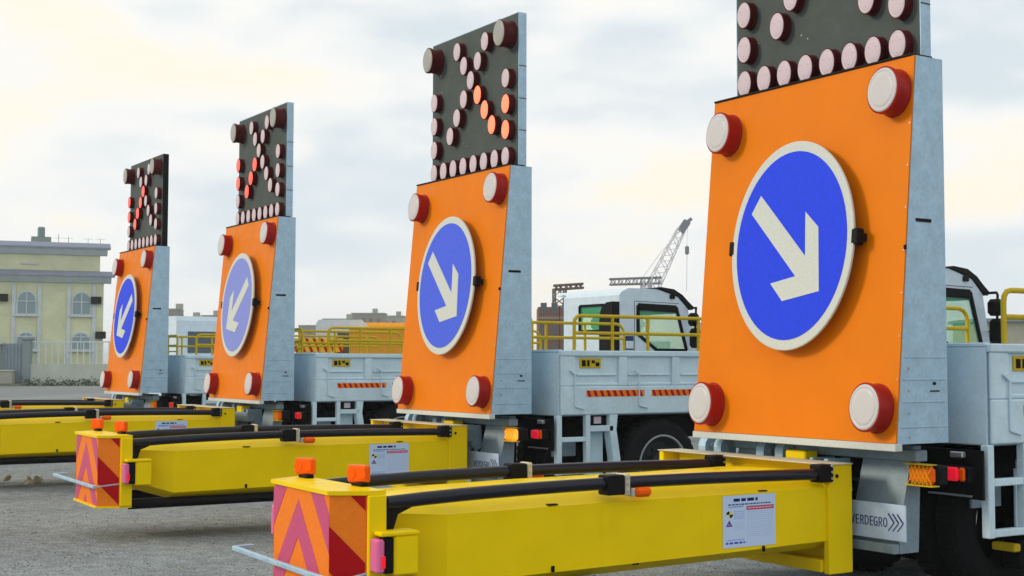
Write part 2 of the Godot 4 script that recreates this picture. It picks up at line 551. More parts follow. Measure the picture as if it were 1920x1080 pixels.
func house() -> void:
	var o := thing("house", "pale yellow-green two-storey house with blue cornices and arched windows", "house", Vector3(-44.35, 0, -108.3), 0.35)
	var st := mb()
	wx(st, Vector3(-22, 0, -13), Vector3(10.8, 9.0, 0))
	wx(st, Vector3(-22, 9.0, -12.6), Vector3(10.5, 11.3, -0.5))
	obj("wall", st, M.house, o)
	for c in [[8.75, 9.35, 0.0, 10.75, 0.9], [11.1, 11.75, -0.5, 10.5, 0.8]]:
		st = mb()
		prism(st, [Vector2(c[2], c[0] - 0.35), Vector2(c[2] + 0.25, c[0] - 0.3), Vector2(c[2] + c[4] * 0.8, c[0] + 0.1), Vector2(c[2] + c[4], c[0] + 0.18), Vector2(c[2], c[0] + 0.2)], "x", -22.0, c[3] + c[4] * 0.7)
		obj("cornice", st, M.house_trim, o)
		st = mb()
		prism(st, [Vector2(c[2] - 0.3, c[0] + 0.2), Vector2(c[2] + c[4] + 0.1, c[0] + 0.19), Vector2(c[2] + c[4] + 0.05, c[0] + 0.32), Vector2(c[2] - 0.3, c[1] + 0.1)], "x", -22.0, c[3] + c[4])
		obj("roof_edge", st, M.house_roof, o)
	for cx in [-2.5, 4.75, 9.05]:
		if cx < 0:
			continue
		st = mb()
		wx(st, Vector3(cx - 1.15, 1.5, 0.0), Vector3(cx - 0.85, 8.3, 0.12))
		wx(st, Vector3(cx + 0.85, 1.5, 0.0), Vector3(cx + 1.15, 8.3, 0.12))
		obj("pilaster", st, M.house_trim, o)
		for w in [[5.85, 1.75], [2.95, 1.3]]:
			st = mb()
			prism(st, arch(cx, w[0] - 0.1, 1.6, w[1] + 0.25), "z", 0.0, 0.1)
			var f := obj("window", st, M.house_trim, o)
			st = mb()
			prism(st, arch(cx, w[0], 1.35, w[1]), "z", 0.1, 0.14)
			obj("pane", st, M.house_glass, f)
			st = mb()
			wx(st, Vector3(cx - 0.04, w[0], 0.14), Vector3(cx + 0.04, w[0] + w[1] - 0.05, 0.2))
			wx(st, Vector3(cx - 0.66, w[0] + 0.95, 0.14), Vector3(cx + 0.66, w[0] + 1.03, 0.19))
			obj("glazing_bar", st, M.house_trim, f)
			st = mb()
			wx(st, Vector3(cx - 0.95, w[0] - 0.25, 0.0), Vector3(cx + 0.95, w[0] - 0.1, 0.25))
			obj("sill", st, M.house_trim, f)
	for p in [Vector3(10.2, 7.0, 0), Vector3(2.9, 7.1, 0), Vector3(10.6, 4.1, 0)]:
		st = mb()
		wx(st, p + Vector3(-0.42, -0.3, 0), p + Vector3(0.42, 0.3, 0.45), 0.04)
		lathe(st, [[0.24, 0], [0.24, 0.03], [0.2, 0.03], [0.2, 0.01], [0, 0.01]], look(p + Vector3(-0.1, 0, 0.45), Vector3(0, 0, 1)), 14)
		obj("air_conditioner", st, M.black, o)
	st = mb()
	wx(st, Vector3(4.2, 9.9, -0.5), Vector3(5.6, 10.05, -0.42))
	obj("wall_lamp", st, M.lens, o)
	st = mb()
	wx(st, Vector3(5.0, 11.3, -4), Vector3(6.6, 12.4, -2.2))
	wx(st, Vector3(5.5, 12.4, -3.6), Vector3(6.1, 13.3, -2.8), 0.1)
	obj("roof_hut", st, M.house_gate, o)
	for x in [7.2, 8.0, 9.6, 10.6]:
		st = mb()
		rod(st, Vector3(x, 11.2, -3), Vector3(x, 12.7 + 0.3 * sin(x * 7), -3), 0.025, 6)
		bar(st, Vector3(x - 0.4, 12.4, -3), Vector3(x + 0.4, 12.4, -3), 0.02, 0.02, 0.0)
		obj("aerial", st, M.house_gate, o)
	# garden wall, its pillars and the gate
	var z := 6.0
	var wl := thing("garden_wall", "pale green boundary wall with square pillars before the arched house", "wall", Vector3(-45, 0, -112))
	st = mb()
	wx(st, Vector3(-20, 0, z - 0.15), Vector3(4.4, 2.9, z + 0.15))
	wx(st, Vector3(6.4, 0, z - 0.15), Vector3(40, 1.7, z + 0.15))
	obj("wall_panel", st, M.house_wall, wl)
	st = mb()
	wx(st, Vector3(2.4, 0, z - 0.3), Vector3(4.6, 3.2, z + 0.3), 0.03)
	wx(st, Vector3(2.2, 3.2, z - 0.45), Vector3(4.8, 3.45, z + 0.45), 0.04)
	obj("pillar", st, M.house_wall, wl)
	st = mb()
	wx(st, Vector3(6.4, 0, z - 0.3), Vector3(7.0, 3.6, z + 0.3), 0.03)
	wx(st, Vector3(6.25, 3.6, z - 0.4), Vector3(7.15, 3.8, z + 0.4), 0.04)
	obj("pillar", st, M.house_gate, wl)
	for i in 34:
		st = mb()
		wx(st, Vector3(7.6 + i * 0.5, 1.7, z - 0.03), Vector3(7.68 + i * 0.5, 3.4, z + 0.03))
		obj("fence_bar", st, M.house_trim, wl)
	st = mb()
	wx(st, Vector3(7.0, 3.4, z - 0.05), Vector3(25, 3.5, z + 0.05))
	obj("fence_rail", st, M.house_trim, wl)
	var gt := thing("garden_gate", "grey metal gate between the pillars of the garden wall", "gate", Vector3(-45, 0, -112))
	st = mb()
	wx(st, Vector3(4.65, 0.1, z - 0.05), Vector3(6.35, 3.3, z + 0.05))
	obj("gate_leaf", st, M.house_gate, gt)
	for i in 6:
		st = mb()
		wx(st, Vector3(4.75 + i * 0.27, 0.2, z + 0.05), Vector3(4.85 + i * 0.27, 3.2, z + 0.1))
		obj("gate_bar", st, M.galvanised_dull, gt)
	var bn := tag(_crate(Vector3(-39.6, 0, -105.2)), "pale rubbish container standing before the grey garden gate", "container")
	bn.name = "rubbish_container"
	for k in 5:
		var b := thing("garden_bush", ["low dark bush at the foot of the garden fence nearest the gate pillar", "second low bush from the gate pillar below the garden fence", "middle one of five low bushes along the garden fence", "fourth low bush along the garden fence from the gate", "low bush at the fence end behind the farthest truck's sign"][k], "bush", Vector3(-37.6 + k * 1.5, 0, -104.9), 0, "low bushes along the garden fence")
		st = mb()
		for i in 160:
			var c := Vector3(rng.randfn(0, 0.42), abs(rng.randfn(0.18, 0.18)), rng.randfn(0, 0.25))
			var d := Vector3(rng.randfn(), rng.randfn(), rng.randfn()).normalized() * 0.1
			var e := d.cross(Vector3(rng.randfn(), rng.randfn(), rng.randfn())).normalized() * 0.06
			tri(st, c - d, c + e, c + d, Vector3.UP)
			tri(st, c - d, c - e, c + d, Vector3.UP)
		obj("foliage", st, M.bush, b)

func _crate(at: Vector3) -> Node3D:
	var o := Node3D.new()
	o.position = at
	add_child(o)
	var st := mb()
	cbox(st, Transform3D(Basis(), Vector3(0, 0.6, 0)), Vector3(1.1, 1.0, 0.7), 0.06)
	obj("body", st, M.far_wall, o)
	st = mb()
	cbox(st, Transform3D(Basis(), Vector3(0, 1.16, 0)), Vector3(1.2, 0.12, 0.8), 0.04)
	obj("lid", st, M.house_wall, o)
	return o

# ---------------------------------------------------------------- far background
func lattice(st: SurfaceTool, a: Vector3, b: Vector3, w0: float, w1: float, r: float, n: int) -> void:
	var d := (b - a).normalized()
	var x := d.cross(Vector3(0.2, 0.1, 1)).normalized()
	var y := d.cross(x)
	var at := func(t: float, k: int) -> Vector3:
		var w: float = lerp(w0, w1, t) / 2
		return a.lerp(b, t) + x * (w if k == 0 or k == 3 else -w) + y * (w if k < 2 else -w)
	for k in 4:
		bar(st, at.call(0.0, k), at.call(1.0, k), r * 1.6, r * 1.6, 0.0)
		for i in n:
			var k2 := (k + 1) % 4
			bar(st, at.call(float(i) / n, k if i % 2 == 0 else k2), at.call(float(i + 1) / n, k2 if i % 2 == 0 else k), r, r, 0.0)

func background() -> void:
	var zz := -130.0
	var px := func(x: float, y: float, z := zz) -> Vector3:      # a bearing in the photograph turned into a point at that distance
		return Vector3((x - 960.0) / 2510.0 * -z, 1.7655 + (682.0 - y) / 2510.0 * -z, z)
	var o := thing("crawler_crane", "grey lattice boom crane with black tip and hanging hook", "crane", Vector3(px.call(1215, 690).x, 0, zz))
	var base: Vector3 = o.position
	var st := mb()
	lattice(st, px.call(1213, 560) - base, px.call(1279, 428) - base, 1.3, 0.7, 0.05, 12)
	obj("boom", st, M.crane, o)
	st = mb()
	bar(st, px.call(1277, 432) - base, px.call(1290, 413) - base, 0.75, 0.7, 0.05)
	bar(st, px.call(1288, 416) - base, px.call(1298, 408) - base, 0.35, 0.4, 0.05)
	obj("boom_tip", st, M.crane_dark, o)
	st = mb()
	lattice(st, px.call(1143, 528) - base, px.call(1240, 525) - base, 0.55, 0.6, 0.075, 14)
	obj("counter_jib", st, M.crane_dark, o)
	st = mb()
	bar(st, px.call(1205, 520) - base, px.call(1240, 472) - base, 0.05, 0.05, 0.0)
	bar(st, px.call(1240, 472) - base, px.call(1279, 428) - base, 0.05, 0.05, 0.0)
	obj("stay_cable", st, M.crane, o)
	st = mb()
	bar(st, px.call(1291, 414) - base, px.call(1289, 460) - base, 0.03, 0.03, 0.0)
	bar(st, px.call(1289, 475) - base, px.call(1288, 545) - base, 0.05, 0.05, 0.0)
	obj("hoist_cable", st, M.crane, o)
	st = mb()
	cbox(st, Transform3D(Basis(), px.call(1289, 468) - base), Vector3(0.4, 0.85, 0.35), 0.12)
	obj("hook_block", st, M.crane_dark, o)
	st = mb()
	wx(st, Vector3(-2.2, 1.2, -1.6), Vector3(2.0, 4.0, 1.6), 0.1)
	lattice(st, Vector3(-0.5, 4, 0), px.call(1213, 525) - base, 0.8, 0.8, 0.09, 6)
	obj("crane_house", st, M.crane, o)
	st = mb()
	for s in [-1.7, 1.7]:
		cbox(st, Transform3D(Basis(), Vector3(0, 0.6, s)), Vector3(6, 1.2, 0.9), 0.4)
	obj("track", st, M.crane_dark, o)
	# unfinished brown block with scaffold, left of the cab
	o = thing("brown_building", "reddish brown unfinished block seen left of a white cab", "building", Vector3(px.call(1035, 690).x, 0, zz))
	st = mb()
	wx(st, Vector3(-1.35, 0, -8), Vector3(3.0, 7.3, 0))
	obj("wall", st, M.brick_brown, o)
	for k in 3:
		st = mb()
		wx(st, Vector3(-1.45, 2.1 + k * 2.0, -0.02), Vector3(3.05, 2.35 + k * 2.0, 0.12))
		obj("floor_slab", st, M.far_wall_brown, o)
		for i in 4:
			st = mb()
			wx(st, Vector3(-1.1 + i * 1.05, 2.6 + k * 2.0, 0.0), Vector3(-0.5 + i * 1.05, 3.7 + k * 2.0, 0.06))
			obj("window", st, M.far_glass, o)
	o = thing("scaffold_tower", "thin brown scaffold rising above the brown block", "scaffold", Vector3(px.call(1052, 690).x, 0, zz - 4))
	st = mb()
	lattice(st, Vector3(0, 0, 0), Vector3(0, 9.3, 0), 1.1, 1.1, 0.10, 12)
	obj("mast", st, M.scaffold, o)
	st = mb()
	lattice(st, Vector3(-0.6, 9.4, 0), Vector3(2.4, 9.6, 0), 0.4, 0.4, 0.12, 6)
	obj("top_frame", st, M.scaffold, o)
	o = thing("lattice_mast", "dark lattice mast between the white cab and the nearest orange board", "mast", Vector3(px.call(1306, 690).x, 0, zz + 10))
	st = mb()
	lattice(st, Vector3(0, 0, 0), Vector3(0, 8.3, 0), 1.0, 0.95, 0.12, 10)
	obj("frame", st, M.crane_dark, o)
	st = mb()
	wx(st, Vector3(-0.6, 0, -0.6), Vector3(0.6, 1.0, 0.6), 0.05)
	obj("foot", st, M.far_wall_brown, o)
	# beige site building at the right edge
	o = thing("site_building", "flat-roofed beige building at the right edge behind the railing", "building", Vector3(px.call(1950, 690, -95.0).x, 0, -95))
	st = mb()
	wx(st, Vector3(-4.2, 0, -6), Vector3(10, 4.8, 0))
	obj("wall", st, M.shed, o)
	st = mb()
	wx(st, Vector3(-4.5, 4.8, -6.3), Vector3(10, 5.05, 0.4), 0.03)
	obj("roof", st, M.house_gate, o)
	for i in 3:
		st = mb()
		wx(st, Vector3(-3.8 + i * 3.0, 2.9, -0.02), Vector3(-2.4 + i * 3.0, 3.9, 0.06))
		obj("window", st, M.far_glass, o)
	# low skyline
	var far := [[322, 582, 14, 0], [352, 598, 46, 1], [392, 594, 30, 0], [640, 600, 70, 1], [690, 589, 62, 0], [737, 594, 40, 1], [590, 612, 60, 0], [1330, 606, 60, 1]]
	var lab := ["narrow brown tower block on the skyline beside the farthest truck's sign", "low pale block on the skyline left of the second sign", "hazy flat block right behind the second sign's left edge", "long low pale building behind the pale cab roof", "wide flat grey building above the orange tipper", "brown roofed block beside the third sign's left edge", "low far block behind the yellow railings", "low far block behind the nearest sign board"]
	for k in far.size():
		var f = far[k]
		var z := -330.0 - 14.0 * k
		var p: Vector3 = px.call(f[0], f[1], z)
		var w: float = f[2] / 2510.0 * -z
		o = thing("far_building", lab[k], "building", Vector3(p.x, 0, z), 0.0, "far buildings on the skyline")
		st = mb()
		wx(st, Vector3(-w / 2, 0, -8), Vector3(w / 2, p.y, 0))
		obj("wall", st, M.far_wall_brown if f[3] == 0 else M.far_wall, o)
		st = mb()
		wx(st, Vector3(-w / 2 - 0.1, p.y, -8.1), Vector3(w / 2 + 0.1, p.y + 0.35, 0.15))
		obj("roof", st, M.house_gate, o)
		st = mb()
		wx(st, Vector3(w * 0.1, p.y + 0.35, -5), Vector3(w * 0.1 + 1.4, p.y + 1.7, -3))
		obj("roof_hut", st, M.far_wall, o)
		for i in int(max(2, w / 2.2)):
			st = mb()
			wx(st, Vector3(-w / 2 + 0.7 + i * 2.2, p.y - 2.6, -0.02), Vector3(-w / 2 + 1.7 + i * 2.2, p.y - 1.2, 0.05))
			obj("window", st, M.far_glass, o)
	# other vehicles standing behind the row
	var t = thing("parked_truck", "pale parked truck with dark cab window behind the yellow railings", "truck", Vector3(-7.0, 0, -48), 0.12, "vehicles parked behind the row")
	plain_truck(t, M.cab_white, M.white, false)
	t = thing("parked_truck", "orange tipper truck parked behind the third sign board", "truck", Vector3(-4.7, 0, -50), PI / 2 + 0.1, "vehicles parked behind the row")
	plain_truck(t, M.orange_body, M.orange_body, true)
	var hb := thing("hazard_board", "yellow board with slanting red stripes on two posts before the pale parked truck", "hazard board", Vector3(-6.55, 0, -45.2))
	st = mb()
	wx(st, Vector3(-1.1, 2.15, 0), Vector3(0.85, 2.62, 0.03), 0.004)
	obj("board", st, M.print_yellow, hb)
	for k in 7:
		st = mb()
		var a := -0.93 + k * 0.25
		prism(st, [Vector2(a + 0.2, 2.155), Vector2(a + 0.3, 2.155), Vector2(a + 0.1, 2.615), Vector2(a, 2.615)], "z", 0.031, 0.034)
		obj("red_stripe", st, M.print_red, hb)
	for x in [-0.7, 0.6]:
		st = mb()
		wx(st, Vector3(x - 0.04, 0, -0.08), Vector3(x + 0.04, 2.5, -0.001), 0.006)
		obj("post", st, M.rail_yellow, hb)
	t = thing("parked_truck", "white truck with dark window parked right of the farthest sign board", "truck", Vector3(-9.9, 0, -44), PI - 0.9, "vehicles parked behind the row")
	plain_truck(t, M.cab_white, M.white, false)

# a cab-over truck, x forward, with an open or tipper body
func plain_truck(t: Node3D, cab: Material, body: Material, tipper: bool) -> void:
	var st := mb()
	prism(st, [Vector2(0.0, 0.7), Vector2(2.1, 0.7), Vector2(2.15, 1.7), Vector2(1.9, 3.0), Vector2(1.6, 3.3), Vector2(0.1, 3.3), Vector2(0.0, 3.15)], "z", -1.2, 1.2)
	obj("cab", st, cab, t)
	for s in [-1, 1]:
		st = mb()
		prism(st, [Vector2(0.75, 1.95), Vector2(1.9, 1.95), Vector2(1.72, 2.8), Vector2(0.75, 2.85)], "z", 1.2 * s, 1.215 * s) if s > 0 else prism(st, [Vector2(0.75, 1.95), Vector2(1.9, 1.95), Vector2(1.72, 2.8), Vector2(0.75, 2.85)], "z", -1.215, -1.2)
		obj("side_window", st, M.far_glass, t)
	st = mb()
	wx(st, Vector3(-0.012, 2.1, -0.8), Vector3(0.0, 2.8, 0.8))
	obj("rear_window", st, M.far_glass, t)
	st = mb()
	bar(st, Vector3(2.14, 1.95, 0), Vector3(1.97, 2.85, 0), 0.03, 2.1, 0.0, Vector3(1, 0.2, 0))
	obj("windscreen", st, M.far_glass, t)
	st = mb()
	if tipper:
		prism(st, [Vector2(-5.4, 1.2), Vector2(-0.3, 1.2), Vector2(-0.3, 2.9), Vector2(-0.1, 3.1), Vector2(-0.4, 3.1), Vector2(-0.6, 2.9), Vector2(-5.7, 2.9)], "z", -1.25, 1.25)
		for k in 5:
			wx(st, Vector3(-5.1 + k * 1.1, 1.25, 1.25), Vector3(-4.95 + k * 1.1, 2.85, 1.33), 0.02)
	else:
		wx(st, Vector3(-5.4, 1.2, -1.25), Vector3(-0.3, 1.35, 1.25), 0.02)
		wx(st, Vector3(-5.4, 1.352, 1.2), Vector3(-0.3, 1.9, 1.25), 0.01)
		wx(st, Vector3(-5.4, 1.352, -1.25), Vector3(-0.3, 1.9, -1.2), 0.01)
		wx(st, Vector3(-5.4, 1.352, -1.19), Vector3(-5.34, 1.9, 1.19), 0.01)
	obj("load_body", st, body, t)
	st = mb()
	wx(st, Vector3(-5.2, 0.75, -0.5), Vector3(2.0, 1.19, 0.5), 0.02)
	obj("chassis", st, M.black, t)
	for u in [1.1, -4.0]:
		for s in [-1, 1]:
			st = mb()
			wheel(st, Vector3(u, 0.52, 1.02 * s), 0.52, 0.3, s)
			obj("wheel", st, M.tyre, t)

func wheel(st: SurfaceTool, c: Vector3, r: float, w: float, s: float) -> void:
	lathe(st, [[r * 0.62, -w / 2], [r * 0.9, -w / 2], [r, -w / 2 + 0.05], [r, w / 2 - 0.05], [r * 0.9, w / 2], [r * 0.62, w / 2], [r * 0.6, w / 2 - 0.06], [0.0, w / 2 - 0.06]], look(c, Vector3(0, 0, s)), 32)

# ---------------------------------------------------------------- the trucks
func on_board(v: float, y: float, off: float) -> Vector3:     # a point off the leaning board
	return L(TILT * y / BOARD - off, y, v)

func board_basis() -> Basis:      # z out of the board (to the rear), y up along it
	var z := Vector3(-BOARD, TILT, 0).normalized()
	var x := Vector3.UP.cross(z).normalized()
	return Basis(x, z.cross(x), z)

func board_pt(xf: Transform3D, v: float, h: float) -> Vector3:
	return xf * Vector3(v, h, 0)

func arrow_mesh(mirror: bool) -> ArrayMesh:
	var pts := [[-0.309, 1.922], [-0.407, 1.781], [0.129, 1.245], [-0.144, 1.201], [-0.003, 1.056], [0.388, 1.117], [0.347, 1.613], [0.201, 1.744], [0.223, 1.396]]
	var p2 := []
	for p in pts:
		p2.append(Vector2(((0.082 - p[0]) if mirror else p[0]), p[1] - 1.495))
	var st := mb()
	prism(st, p2, "z", 0.0, 0.003)
	return mesh_of(st, M.sign_white)

var lamp_meshes := {}
func lamp(called: String, parent: Node3D, at: Vector3, dir_xf: Basis, rx: float, ry: float, depth: float, shell: Material, lens: Material) -> void:
	var key := "%s %.3f" % [called, rx]
	if not lamp_meshes.has(key):
		var st := mb()
		lathe(st, [[1.02 * rx, 0.0], [1.02 * rx, depth * 0.12], [0.97 * rx, depth * 0.16], [0.95 * rx, depth * 0.72], [1.0 * rx, depth * 0.78], [1.0 * rx, depth * 0.96], [0.93 * rx, depth]], Transform3D(), 32, ry / rx)
		var s2 := mb()
		lathe(s2, [[0.935 * rx, depth * 0.97, 1], [0.90 * rx, depth * 1.03, 1], [0.80 * rx, depth * 1.03 + rx * 0.012, 1], [0.78 * rx, depth * 1.03 - rx * 0.004, 1], [0.75 * rx, depth * 1.03 - rx * 0.004, 1], [0.73 * rx, depth * 1.03 + rx * 0.015, 1], [0.6 * rx, depth * 1.03 + rx * 0.02, 1], [0.3 * rx, depth * 1.03 + rx * 0.03, 1], [0.0, depth * 1.03 + rx * 0.032, 1]], Transform3D(), 32, ry / rx)
		var s3 := mb()
		for k in 3:
			var a := TAU * k / 3 + 0.5
			lathe(s3, [[0.035 * rx, 0.0], [0.035 * rx, 0.012 * rx], [0.0, 0.016 * rx]], Transform3D(Basis(), Vector3(cos(a) * rx * 0.5, sin(a) * ry * 0.5, depth * 1.03 + rx * 0.022)), 8)
		lamp_meshes[key] = [st, s2, mesh_of(st, shell), mesh_of(s2, lens), mesh_of(s3, M.maroon)]
	var o := put(called, lamp_meshes[key][2], parent, Transform3D(dir_xf, at))
	put("lens", lamp_meshes[key][3], o)
	if called == "arrow_lamp":
		put("screw", lamp_meshes[key][4], o)

func trucks() -> void:
	var t := make_truck()
	var spots := [
		[2.1312, -10.4435, 0.56387, "white truck carrying the largest orange sign board, its light panel cut by the top edge", "blue", false, []],
		[-0.8321, -15.8803, 0.57028, "white truck whose amber lamp glows and whose lit dots point down to the right", "mid", false, ["d2", "d3", "d4", "r1", "r2"]],
		[-4.4018, -21.2442, 0.57029, "white truck with the pale blue sign whose arrow points down to the left", "pale", true, ["e2", "e3", "e4", "l0", "l1"]],
		[-7.6796, -26.4117, 0.58196, "white truck farthest back, dark blue sign with down-left arrow, beside the pale house", "blue", true, ["d1", "e2", "e3", "e4", "l0", "l1"]]]
	for k in spots.size():
		var s = spots[k]
		var o: Node3D = t if k == 0 else t.duplicate()
		if k > 0:
			o.name = child_name(self, "sign_truck")
			add_child(o, true)
		o.position = Vector3(s[0], 0, s[1])
		o.rotation.y = s[2]
		o.set_meta("label", s[3])
		var slack: Vector3 = [Vector3.ZERO, Vector3(-0.07, 0.03, 0), Vector3(-0.27, 0.05, 0), Vector3(-0.2, 0.03, 0)][k]
		for c in o.get_children():
			for w in ["crash_cushion", "cushion_head", "lamp_box", "marker_lamp", "top_tube", "bottom_tube", "side_marker", "front_frame", "guard_bar"]:
				if String(c.name).begins_with(w):
					c.position += slack
	var pale := mesh_of(disc_face(), M.sign_blue_pale)
	var mid := mesh_of(disc_face(), M.sign_blue_mid)
	var left := arrow_mesh(true)
	var lit: Mesh = lamp_meshes["arrow_lamp 0.086"][3].duplicate()
	lit.surface_set_material(0, M.lens_lit)
	var lit_red: Mesh = lit.duplicate()
	lit_red.surface_set_material(0, M.lens_lit_red)
	for k in spots.size():
		var s = spots[k]
		var o := get_node("sign_truck" if k == 0 else "sign_truck_%03d" % k)
		var face: MeshInstance3D = o.get_node("round_sign/blue_face")
		if s[4] == "pale":
			face.mesh = pale
		elif s[4] == "mid":
			face.mesh = mid
		if s[5]:
			(o.get_node("round_sign/arrow") as MeshInstance3D).mesh = left
		for c in o.get_children():
			if c.has_meta("slot"):
				if s[6].has(c.get_meta("slot")):
					(c.get_node("lens") as MeshInstance3D).mesh = lit_red if k > 1 else lit
					c.set_meta("label", "lit orange-red lamp of the arrow panel")
				c.remove_meta("slot")
		if k == 3:
			var pf: MeshInstance3D = o.get_node("light_panel/panel_frame")
			pf.mesh = pf.mesh.duplicate()
			pf.mesh.surface_set_material(0, M.black)
		if k == 1:
			var g: Mesh = (o.get_node("amber_strobe/lens") as MeshInstance3D).mesh.duplicate()
			g.surface_set_material(0, M.lens_amber_lit)
			(o.get_node("amber_strobe/lens") as MeshInstance3D).mesh = g
			o.get_node("amber_strobe").set_meta("label", "glowing amber strobe lamp")

func disc_face() -> SurfaceTool:
	var st := mb()
	lathe(st, [[0.602, 0.0], [0.602, 0.003], [0.0, 0.003]], Transform3D(), 72, 0.745 / 0.602)
	return st

func make_truck() -> Node3D:
	var t := thing("sign_truck", "", "truck", Vector3.ZERO, 0.0, "sign trucks parked side by side")
	sign_board(t)
	light_panel(t)
	cushion(t)
	linkage(t)
	bed(t)
	cab(t)
	return t

func sign_board(t: Node3D) -> void:
	var bb := board_basis()
	# galvanised housing behind the board
	var st := mb()
	for s in [-1, 1]:
		side(st, [[0.012, 0.0], [TILT + 0.012, BOARD], [BACK, BOARD], [BACK, 0.0]], 1.075 * s, 1.1 * s)
	side(st, [[BACK - 0.02, 0.0], [BACK - 0.02, BOARD], [BACK - 0.001, BOARD], [BACK - 0.001, 0.0]], -1.074, 1.074)
	side(st, [[0.03, 0.0], [0.034, 0.03], [BACK - 0.021, 0.03], [BACK - 0.021, 0.0]], -1.074, 1.074)
	var hs := obj("sign_housing", st, M.galvanised, t)
	st = mb()
	for y in [0.12, 0.30, 0.46, 0.62]:
		bx(st, 0.03 + y * 0.09 + 0.01, BACK - 0.02, y - 0.006, y + 0.006, 1.1, 1.105, 0.002)
	obj("stiffening_rib", st, M.galvanised, hs)
	st = mb()
	bx(st, 0.235, 0.40, 1.60, 1.625, 1.1, 1.106, 0.002)
	bx(st, 0.10, 0.125, 1.39, 1.425, 1.1, 1.115, 0.004)
	bx(st, 0.39, 0.42, 0.42, 0.44, 1.1, 1.108, 0.002)
	bx(st, 0.36, 0.46, 0.37, 0.38, 1.1, 1.106, 0.002)
	obj("latch", st, M.black, hs)
	for y in [0.05, 0.22, 0.38, 0.54]:
		st = mb()
		rod(st, L(0.14, y, 1.1), L(0.14, y, 1.108), 0.009, 8)
		obj("bolt", st, M.steel, hs)
	# the orange board
	st = mb()
	side(st, [[0.0, 0.006], [TILT, BOARD], [TILT + 0.011, BOARD], [0.011, 0.006]], -1.1, 1.096)
	var bd := obj("orange_board", st, M.orange, t)
	st = mb()
	for s in [-1.09, 1.084]:
		for k in 9:
			var y := 0.15 + k * 0.31
			rod(st, on_board(s, y, 0.0), on_board(s, y, 0.004), 0.007, 8)
	obj("rivet", st, M.steel, bd)
	st = mb()
	bx(st, -0.016, 0.06, -0.05, 0.003, -1.104, 1.104, 0.004)
	obj("bottom_rail", st, M.sign_white, bd)
	st = mb()
	bx(st, TILT - 0.012, BACK - 0.08, BOARD + 0.002, BOARD + 0.018, -1.1, 1.08, 0.003)
	obj("top_edge", st, M.black, bd)
	# four corner lamps
	for p in [[-0.875, 2.52], [0.935, 2.575], [-0.885, 0.245], [0.915, 0.262]]:
		var at := on_board(p[0], p[1], 0.15) - bb.z * 0.15
		lamp("corner_lamp", t, at, bb, 0.150, 0.178, 0.145, M.red_shell, M.lens)
	# the round sign on its brackets
	var c := on_board(0.041, 1.495, 0.12)
	var xf := Transform3D(bb, c)
	st = mb()
	lathe(st, [[0.0, -0.03], [0.655, -0.03], [0.666, -0.02], [0.666, -0.004], [0.660, 0.0], [0.0, 0.0]], Transform3D(), 72, 0.825 / 0.666)
	var rs := put("round_sign", mesh_of(st, M.sign_white), t, xf)
	put("blue_face", mesh_of(disc_face(), M.sign_blue), rs)
	put("arrow", arrow_mesh(false), rs, Transform3D(Basis(), Vector3(-0.041, 0, 0.003)))
	for s in [-1, 1]:
		st = mb()
		cbox(st, Transform3D(Basis(), Vector3(s * 0.672, 0.02, -0.035)), Vector3(0.07, 0.12, 0.075), 0.01)
		cbox(st, Transform3D(Basis(), Vector3(s * 0.60, 0.02, -0.078)), Vector3(0.2, 0.06, 0.06), 0.005)
		put("clamp", mesh_of(st, M.black), rs)

func light_panel(t: Node3D) -> void:
	var u := TILT + 0.170
	var st := mb()
	bx(st, u, u + 0.012, 2.70, 4.62, -1.0, 1.0, 0.002)
	var p := obj("light_panel", st, M.panel_dark, t)
	st = mb()
	for s in [-1, 1]:
		bx(st, u + 0.002, u + 0.11, 2.70, 4.625, s * 1.001, s * 1.012, 0.002)
	bx(st, u + 0.002, u + 0.11, 4.6205, 4.63, -1.0, 1.0, 0.002)
	bx(st, u + 0.095, u + 0.108, 2.70, 4.62, -1.0, 1.0, 0.002)
	obj("panel_frame", st, M.galvanised, p)
	for y in [3.25, 3.62, 4.0]:
		st = mb()
		bx(st, u + 0.003, u + 0.109, y, y + 0.008, 1.0125, 1.0145, 0.0)
		obj("panel_seam", st, M.black, p)
	var b := Basis(Vector3(0, 0, 1), Vector3.UP, Vector3(-1, 0, 0))
	var pts := []
	for i in 8:
		pts.append([-0.82 + i * 0.24, 2.955, "b%d" % i])
	for i in 3:
		pts.append([-0.82, 3.85 - i * 0.30, "l%d" % i])
		pts.append([0.86, 3.87 - i * 0.30, "r%d" % i])
	for i in range(0, 6):
		pts.append([0.04 + (i - 2 + 0.0) * 0.163 + 0.03, 4.395 - i * 0.205 , "d%d" % (i - 1)] if i != 2 else [0.07, 3.985, "d1"])
		if i != 2:
			pts.append([0.07 - (i - 2) * 0.163, 4.395 - i * 0.205, "e%d" % (i - 1)])
	for q in pts:
		lamp("arrow_lamp", t, L(u, q[1], q[0]), b, 0.086, 0.118, 0.085, M.maroon, M.lens_pink)
		t.get_child(t.get_child_count() - 1).set_meta("slot", q[2])
	for s in [-0.84, 0.85]:
		lamp("beacon_lamp", t, L(u, 4.39, s), b, 0.128, 0.162, 0.17, M.maroon, M.lens_grey)
	st = mb()
	for k in 26:
		var y := rng.randf_range(2.9, 4.5)
		var v := rng.randf_range(-0.9, 0.9)
		rod(st, L(u, y, v), L(u - 0.003, y, v), 0.006, 6)
	obj("screw_head", st, M.steel, p)

